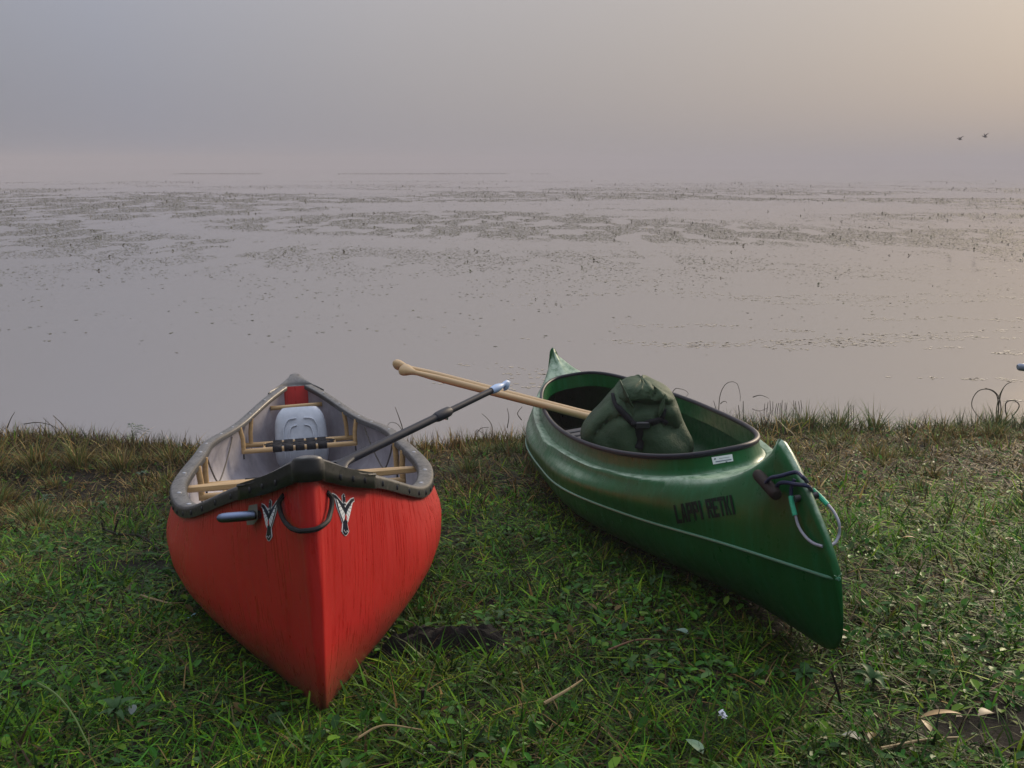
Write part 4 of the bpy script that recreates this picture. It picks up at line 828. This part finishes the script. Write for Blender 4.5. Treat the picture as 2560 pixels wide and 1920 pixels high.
# stems between the two boats and on the left shore
def stalk(pts, Y, r, lab, m=STEM, g='bent stalks along the shore'): return stem_thing('grass_stalk', [at(x, y, Y) for x, y in pts], r, m, lab, 'stalk', g)
stalk([(1003, 1100), (1006, 1072), (998, 1045), (988, 1018)], 6.75, .0045, 'dark leaning stalk behind the right rail of the red canoe')
stalk([(1003, 1098), (1004, 1075), (990, 1058), (976, 1056), (965, 1072)], 6.75, .003, 'thin stalk bowed to the left beside the red canoe rail')
stalk([(1186, 1120), (1190, 1085), (1205, 1070), (1222, 1068)], 6.75, .004, 'stalk arching right in the tuft between the canoes'); stalk([(1220, 1115), (1231, 1085), (1228, 1060), (1214, 1042), (1204, 1034)], 6.75, .004, 'tall stalk arching left in the tuft between the canoes')
stalk([(1194, 1120), (1188, 1090), (1192, 1075), (1213, 1088)], 6.7, .0035, 'kinked stalk low in the tuft between the canoes'); stalk([(1268, 1070), (1272, 1040), (1268, 1020)], 7.2, .004, 'thin upright reed just left of the green canoe stern', g='reeds by the green stern'); stalk([(1304, 1050), (1294, 1034), (1306, 1016)], 7.3, .004, 'thin folded reed touching the green canoe stern', g='reeds by the green stern'); stalk([(1252, 1120), (1257, 1100), (1250, 1080)], 6.85, .005, 'short dark leaf blade standing near the green canoe side')
stalk([(18, 1070), (28, 1045), (37, 1030)], 6.9, .004, 'thin seed stalk leaning right at the far left of the shore'); stalk([(140, 1100), (142, 1086), (108, 1044)], 6.9, .004, 'dry stalk leaning left over the water, left of its taller twin'); stalk([(165, 1105), (171, 1088), (155, 1060), (133, 1039)], 6.9, .005, 'thicker dry stalk leaning left over the water'); stalk([(280, 1120), (268, 1088), (255, 1118)], 6.75, .0035, 'dry stalk folded into a sharp peak on the left shore'); stalk([(410, 1140), (410, 1100), (404, 1075)], 6.7, .0035, 'upright thin stalk by the stern end of the red canoe rail')
stalk([(60, 1060), (95, 1056), (130, 1064), (165, 1085)], 6.75, .0035, 'long bent stalk drooping right from the left hummock')

# ------------------------------------------------------------------ leafy plants, twigs and single leaves
def leaf_mesh(L, W, cup=.12, bend=.25, n=8, teeth=0.0):
    rows = []
    for i in range(n + 1):
        q = i / n; w = W * math.sin(math.pi * min(1, q**.8 * .98 + .02))**.9 * (1 + teeth * (i % 2)); z = bend * L * q * (1 - q) * 1.6 - bend * L * q * q * .5
        rows.append([(-w / 2, L * q, z + cup * w), (-w / 4, L * q, z + cup * w * .3), (0, L * q, z), (w / 4, L * q, z + cup * w * .3), (w / 2, L * q, z + cup * w)])
    b = MB(); b.grid(rows); return b
PLANT = mat('weed_leaf_green', (.030, .075, .030), .6, .25, build=lambda t, p: t.links.new(rampn(t, noise(t, coords(t), 30, 4), [(.3, (.014, .050, .010)), (.7, (.030, .085, .018))]), p.inputs['Base Color']))
PLANTB = mat('weed_leaf_blue', (.035, .070, .040), .65, .25)
def star_plant(px, py, k, L, W, label, m, h=.05, droop=.5, name='bank_weed', tilt=.5):
    c = gpt(px, py); o = empty(name, loc=c); tag(o, label, 'plant', 'leafy weeds on the bank')
    b = MB(); b.tube([(0, 0, -.01), (.003, .002, h * .5), (0, 0, h)], .003, 6); b.build('stem', STEMG, o)
    for i in range(k):
        lm = leaf_mesh(L * .72 * random.uniform(.6, 1.1), W * .62, .15, droop, 8, .12); q = lm.build('leaf', m, o); q.location = (0, 0, h * random.uniform(.75, 1.0)); q.rotation_euler = (tilt * random.uniform(.4, 1.2), 0, 6.283 * i / k + random.uniform(-.25, .25))
star_plant(356, 1222, 9, .075, .020, 'blue-green star-shaped weed left of the red canoe rail', PLANTB, .10, .4)
star_plant(260, 1285, 7, .07, .03, 'rounder leafed weed in the brown grass below the star-shaped one', PLANT, .05)
star_plant(115, 1280, 8, .09, .022, 'large drooping weed with long leaves at the left edge', PLANTB, .07, .6)
star_plant(690, 1825, 5, .05, .034, 'small lobed weed under the foot of the red canoe bow', PLANT, .03)
star_plant(1660, 1475, 6, .06, .03, 'low dark weed in the shade of the green canoe', PLANT, .04)
star_plant(1975, 1600, 4, .07, .05, 'broad bright green leaves against the keel of the green bow', mat('bright_leaf', (.016, .085, .012), .5), .05, .3, tilt=1.0)
star_plant(2180, 1740, 6, .08, .03, 'spreading weed with broad leaves to the right of the black stick', PLANT, .04)
star_plant(290, 1830, 6, .085, .026, 'green weed at the bottom left, below the litter of straw', PLANT, .05)
star_plant(2010, 1720, 6, .075, .036, 'broad dark weed under the tip of the green bow', PLANT, .035)
star_plant(1260, 1560, 5, .05, .03, 'small weed between the canoes next to the black turf', PLANT, .03)
c = gpt(335, 1130); o = empty('bank_weed', loc=c); tag(o, 'feather-leafed plant standing up against the water, left of the red canoe', 'plant', 'leafy weeds on the bank')
b = MB(); b.tube([(0, 0, -.02), (.004, 0, .08), (-.004, 0, .15)], .0035, 6); b.build('stem', STEMG, o)
for i in range(6):
    a = [-1.9, -1.1, -.3, .5, 1.3, 2.0][i]; lm = MB()
    for j in range(5):
        for s in (-1, 1):
            x0 = .02 + .018 * j; L_ = .034 - .004 * j; z0 = .03 * math.sin(x0 * 22) - x0 * x0 * 4
            lm.add([(x0, 0, z0), (x0 + .010, s * L_ * .5, z0 + .004), (x0 + .018, s * L_, z0 - .004), (x0 + .004, s * L_ * .55, z0 + .002)], [(0, 1, 2, 3)])
    lm.tube([(0, 0, 0), (.05, 0, .015), (.11, 0, -.03)], .0014, 5); q = lm.build('leaf', mat('feather_leaf', (.035, .070, .028), .5), o, smooth=False); q.location = (0, 0, .09 + .012 * i); q.rotation_euler = (0, -.25, a)
def twig(pts, r, lab, m=TWIG, dz=.0, name='twig', cat='twig'):
    P = []
    for p in pts:
        g = gpt(p[0], p[1]); P.append(g + [0, 0, p[2] if len(p) > 2 else .02])
    return stem_thing(name, P, r, m, lab, cat, None, 16, .45)
def stick_up(base, tip, r, lab):
    g = gpt(*base); return stem_thing('stick', [g - [0, 0, .03], (g + at(tip[0], tip[1], g[1])) / 2 + [.004, 0, 0], at(tip[0], tip[1], g[1])], r, TWIG, lab, 'stick', None, 12, .6)
stick_up((2107, 1797), (2078, 1677), .0042, 'thin black stick standing in the grass before the green bow'); stick_up((1041, 1778), (1057, 1724), .0085, 'stubby dark stick poking up right of the red bow'); stick_up((262, 1345), (254, 1306), .006, 'short black upright twig left of the red canoe'); stick_up((276, 1345), (296, 1298), .006, 'short black twig slanting right beside its upright neighbour'); stick_up((1685, 1450), (1692, 1415), .004, 'pale cut straw standing under the green canoe side')
twig([(259, 1340, .03), (300, 1352, .03), (345, 1358, .035), (385, 1375, .02), (405, 1392, .01)], .007, 'black branch lying in the grass left of the red hull')
twig([(354, 1510, .03), (395, 1522, .03), (430, 1530, .03), (470, 1524, .025)], .0045, 'pale bent twig under the left side of the red hull', STRAW)
twig([(2200, 1905, .03), (2330, 1880, .03), (2400, 1876, .03)], .004, 'long pale straw lying across the bottom right corner', STRAW); twig([(2450, 1888, .02), (2520, 1893, .02), (2559, 1895, .02)], .006, 'dark stick lying on the bare soil at the right edge')
twig([(1360, 1800, .04), (1410, 1780, .05), (1455, 1748, .05)], .0045, 'yellowish straw slanting up in the grass below the canoes', STRAW); twig([(1520, 1652, .03), (1590, 1635, .04), (1680, 1626, .03), (1760, 1612, .02)], .003, 'long thin reddish straw lying towards the green hull', mat('red_straw', (.14, .065, .03), .6)); twig([(890, 1893, .04), (950, 1870, .05), (1060, 1868, .04)], .003, 'thin straw arching in the grass at the bottom centre', STRAW)
twig([(100, 1766, .06), (150, 1820, .08), (190, 1872, .08), (228, 1921, .05)], .0035, 'bright green grass stalk crossing the bottom left corner', mat('bright_stalk', (.075, .135, .012), .5), name='grass_stalk', cat='stalk')
def fallen(px, py, L, W, col, lab, az, tilt=.15, group=None):
    g = gpt(px, py, .02); o = leaf_mesh(L * .75, W * .75, .10, .2).build('fallen_leaf', mat('leaf_%d_%d' % (px, py), col, .55)); o.location = tuple(g + [0, 0, .018]); o.rotation_euler = (tilt, .1, az); tag(o, lab, 'leaf', 'fallen leaves on the bank')
for px, py, L, W, col, lab, az in ((2327, 1850, .062, .020, (.30, .22, .10), 'slim straw-coloured leaf standing pale on the bare soil', .1), (2290, 1358, .075, .018, (.32, .17, .05), 'narrow orange leaf in the grass right of the grey rope loop', 1.6), (2150, 1868, .05, .042, (.18, .20, .16), 'pale silvery round leaf near the bottom right', 1.2), (1756, 1905, .075, .035, (.10, .19, .10), 'pale-veined green leaf at the bottom edge', .5), (2300, 1812, .12, .02, (.30, .19, .07), 'long yellowed reed leaf lying right of the black stick', -1.5), (1720, 1600, .05, .038, (.12, .20, .15), 'grey-green leaf turned over in the shade of the green bow', 1.0), (2120, 1595, .06, .014, (.28, .15, .04), 'small orange leaf beside the green bow keel', 1.4), (2110, 1330, .055, .03, (.24, .15, .05), 'yellow-brown leaf close to the grey rope loop', 2.2), (2480, 1800, .06, .04, (.20, .16, .09), 'curled tan leaf on the bare soil at the right edge', 2.0), (330, 1805, .055, .024, (.11, .15, .13), 'grey-backed leaf at the bottom left', .2)):
    fallen(px, py, L, W, col, lab, az)
g = gpt(1806, 1832, .02); o = empty('white_flower', loc=g); tag(o, 'little white flower head in the grass below the green bow', 'flower'); b = MB(); b.tube([(0, 0, -.01), (0, 0, .035)], .0015, 5); b.build('stem', STEMG, o)
PET = mat('white_petal', (.62, .66, .72), .5); pb = leaf_mesh(.013, .008, .2, .3, 4); scatter('petal', pb, PET, [Matrix.Translation((random.uniform(-.006, .006), random.uniform(-.006, .006), .032 + random.uniform(0, .012))) @ Matrix.Rotation(6.283 * i / 14 * 2.4, 4, 'Z') @ Matrix.Rotation(random.uniform(.1, 1.1), 4, 'X') for i in range(14)], o)
# torn black turf between the boats
g = gpt(1108, 1628); b = MB(); rows = []
for i in range(40):
    u = 2 * i / 39 - 1; row = []
    for j in range(24):
        v = 2 * j / 23 - 1; e_ = max(0, 1 - abs(u)**3) * max(0, 1 - abs(v)**2.4); x, y = u * .19, v * .075 + .02 * u
        z = gz(g[0] + x, g[1] + y) - g[2] + e_**.6 * (.012 + .085 * float(fbm(np.array(u * 3.0 + 4), np.array(v * 2.2 + 2), 3, 9)) + .022 * float(vnoise(np.array(u * 17.0 + 40), np.array(v * 9.0 + 40), 19))) - (1 - e_) * .012
        row.append((x, y, float(z)))
    rows.append(row)
b.grid(rows); o = empty('torn_turf', loc=g); tag(o, 'clod of torn black turf on the grass between the canoes', 'turf')
b.build('clod', mat('black_peat', (.006, .005, .004), .8, .3, build=lambda t, p: bumpn(t, p, noise(t, coords(t), 80, 6, .8), 1.0, .02)), o)
for i in range(26):
    x, y = random.uniform(-.15, .16), random.uniform(-.04, .05); z = .02; a = random.uniform(0, 6.28); l = random.uniform(.03, .08); b = MB(); b.tube(smooth_path([(x, y, z), (x + l * .5 * math.cos(a), y + l * .2 * math.sin(a), z + random.uniform(.005, .02)), (x + l * math.cos(a), y + l * .45 * math.sin(a), z - .004)], 8), .0014, 5); b.build('root', mat('peat_root', (.07, .045, .03), .7) if i % 3 else STRAW, o)
g = gpt(480, 1551, .02); b = MB(); b.grid([[(x, y, .006 * math.sin(x * 160) + .004) for y in (-.006, 0, .006)] for x in np.linspace(-.012, .012, 7)]); o = b.build('plastic_scrap', mat('scrap_blue', (.14, .32, .40), .4)); o.location = tuple(g + [0, 0, .012]); tag(o, 'tiny pale blue scrap in the grass under the red hull', 'scrap')
# paddle handle cut by the right edge of the picture
H0 = at(2546, 919, 4.6); hp = empty('standing_paddle', loc=H0); tag(hp, 'grey-blue paddle grip poking in at the right edge above the shore', 'paddle')
b = MB(); b.tube([(-.004, 0, .002), (.004, 0, .003), (.03, 0, 0), (.08, .0, -.004), (.118, 0, -.004), (.124, 0, -.004)], [.012, .0165, .0172, .0172, .016, .010], 16); b.build('grip', mat('grey_grip', (.22, .26, .34), .35), hp)
gb = np.array([H0[0] + .20, H0[1] + .05, float(gz(H0[0] + .20, H0[1] + .05)) - .03]) - H0
b = MB(); b.tube([(.06, 0, -.01), gb * .5 + [.03, 0, 0], gb * .78 + [.013, 0, 0]], .0135, 12); b.build('shaft', NAVYT, hp)
A = frame_to(np.array([.06, 0, -.01]), gb); b = MB(); rows = []
for q in np.linspace(0, 1, 10):
    w = .016 + .075 * float(sst(0, .4, q)) * (1 - .4 * float(sst(.85, 1, q))); cpt = np.array([.06, 0, -.01]) * (1 - (.62 + .38 * q)) + gb * (.62 + .38 * q)
    rows.append([tuple(cpt + A @ np.array([math.cos(2 * math.pi * j / 14) * w, math.sin(2 * math.pi * j / 14) * (.012 - .007 * q), 0])) for j in range(14)])
b.grid(rows, closev=True); b.F += [tuple(range(14))[::-1], tuple(9 * 14 + j for j in range(14))]; b.build('blade', NAVYT, hp)

# ------------------------------------------------------------------ birds over the lake
BIRD = mat('duck_brown', (.030, .025, .020), .7)
def duck(px, py, Y, up_, label):
    P = [(-.30, 0, .030), (-.27, 0, .028), (-.22, 0, .022), (-.17, 0, .012), (-.10, 0, .0), (0, 0, -.005), (.08, 0, .004), (.15, 0, .018), (.21, 0, .030)]; r = [.008, .022, .034, .024, .050, .062, .050, .028, .006]
    b = MB(); b.tube(P, r, 12)
    for s in (-1, 1):
        rows = []
        for q in np.linspace(0, 1, 8):
            ch = .12 * (1 - q)**.6 + .015; sp = .36 * q; x = -.05 + .10 * q * q; ang = up_ * (1 - .35 * q); rows.append([(x - ch * .3, s * (.02 + sp * math.cos(ang)), .012 + sp * math.sin(ang)), (x, s * (.02 + sp * math.cos(ang)), .024 + sp * math.sin(ang)), (x + ch * .7, s * (.02 + sp * math.cos(ang)), .008 + sp * math.sin(ang)), (x, s * (.02 + sp * math.cos(ang)), .004 + sp * math.sin(ang))])
        b.grid(rows, closev=True)
    b.V = [tuple(np.array(v) * .72) for v in b.V]; o = b.build('flying_duck', BIRD); o.location = tuple(at(px, py, Y)); o.rotation_euler = (0, R(8), R(12)); tag(o, label, 'bird', 'pair of ducks flying over the lake'); return o
duck(2400, 348, 58, 1.0, 'flying duck in front, the left one of the pair'); duck(2463, 342, 57, 1.25, 'flying duck behind, the right one of the pair')
# far reed line, almost lost in the mist
n0 = 2200; X = rng.uniform(-75, 15, n0); Y = 228 + 8 * fbm(X * .05, X * 0, 2, 7) + rng.normal(0, 2.5, n0); k = fbm(X * .06, Y * .02 + 9, 3, 31) > .45; X, Y = X[k], Y[k]; n = len(X)
c = pick([(.05, .05, .03), (.07, .07, .04)], n); V = blades(np.stack([X, Y, np.full(n, -.02)], 1), (.06 + .16 * rng.random(n)), .08 + .1 * rng.random(n), rng.random(n) * 6.28, .3 * rng.random(n), .5 * rng.random(n), c, 2)
tag(fast_mesh('far_reeds', *V, WEED), 'faint far line of reeds almost lost in the mist', 'reeds', kind='stuff')
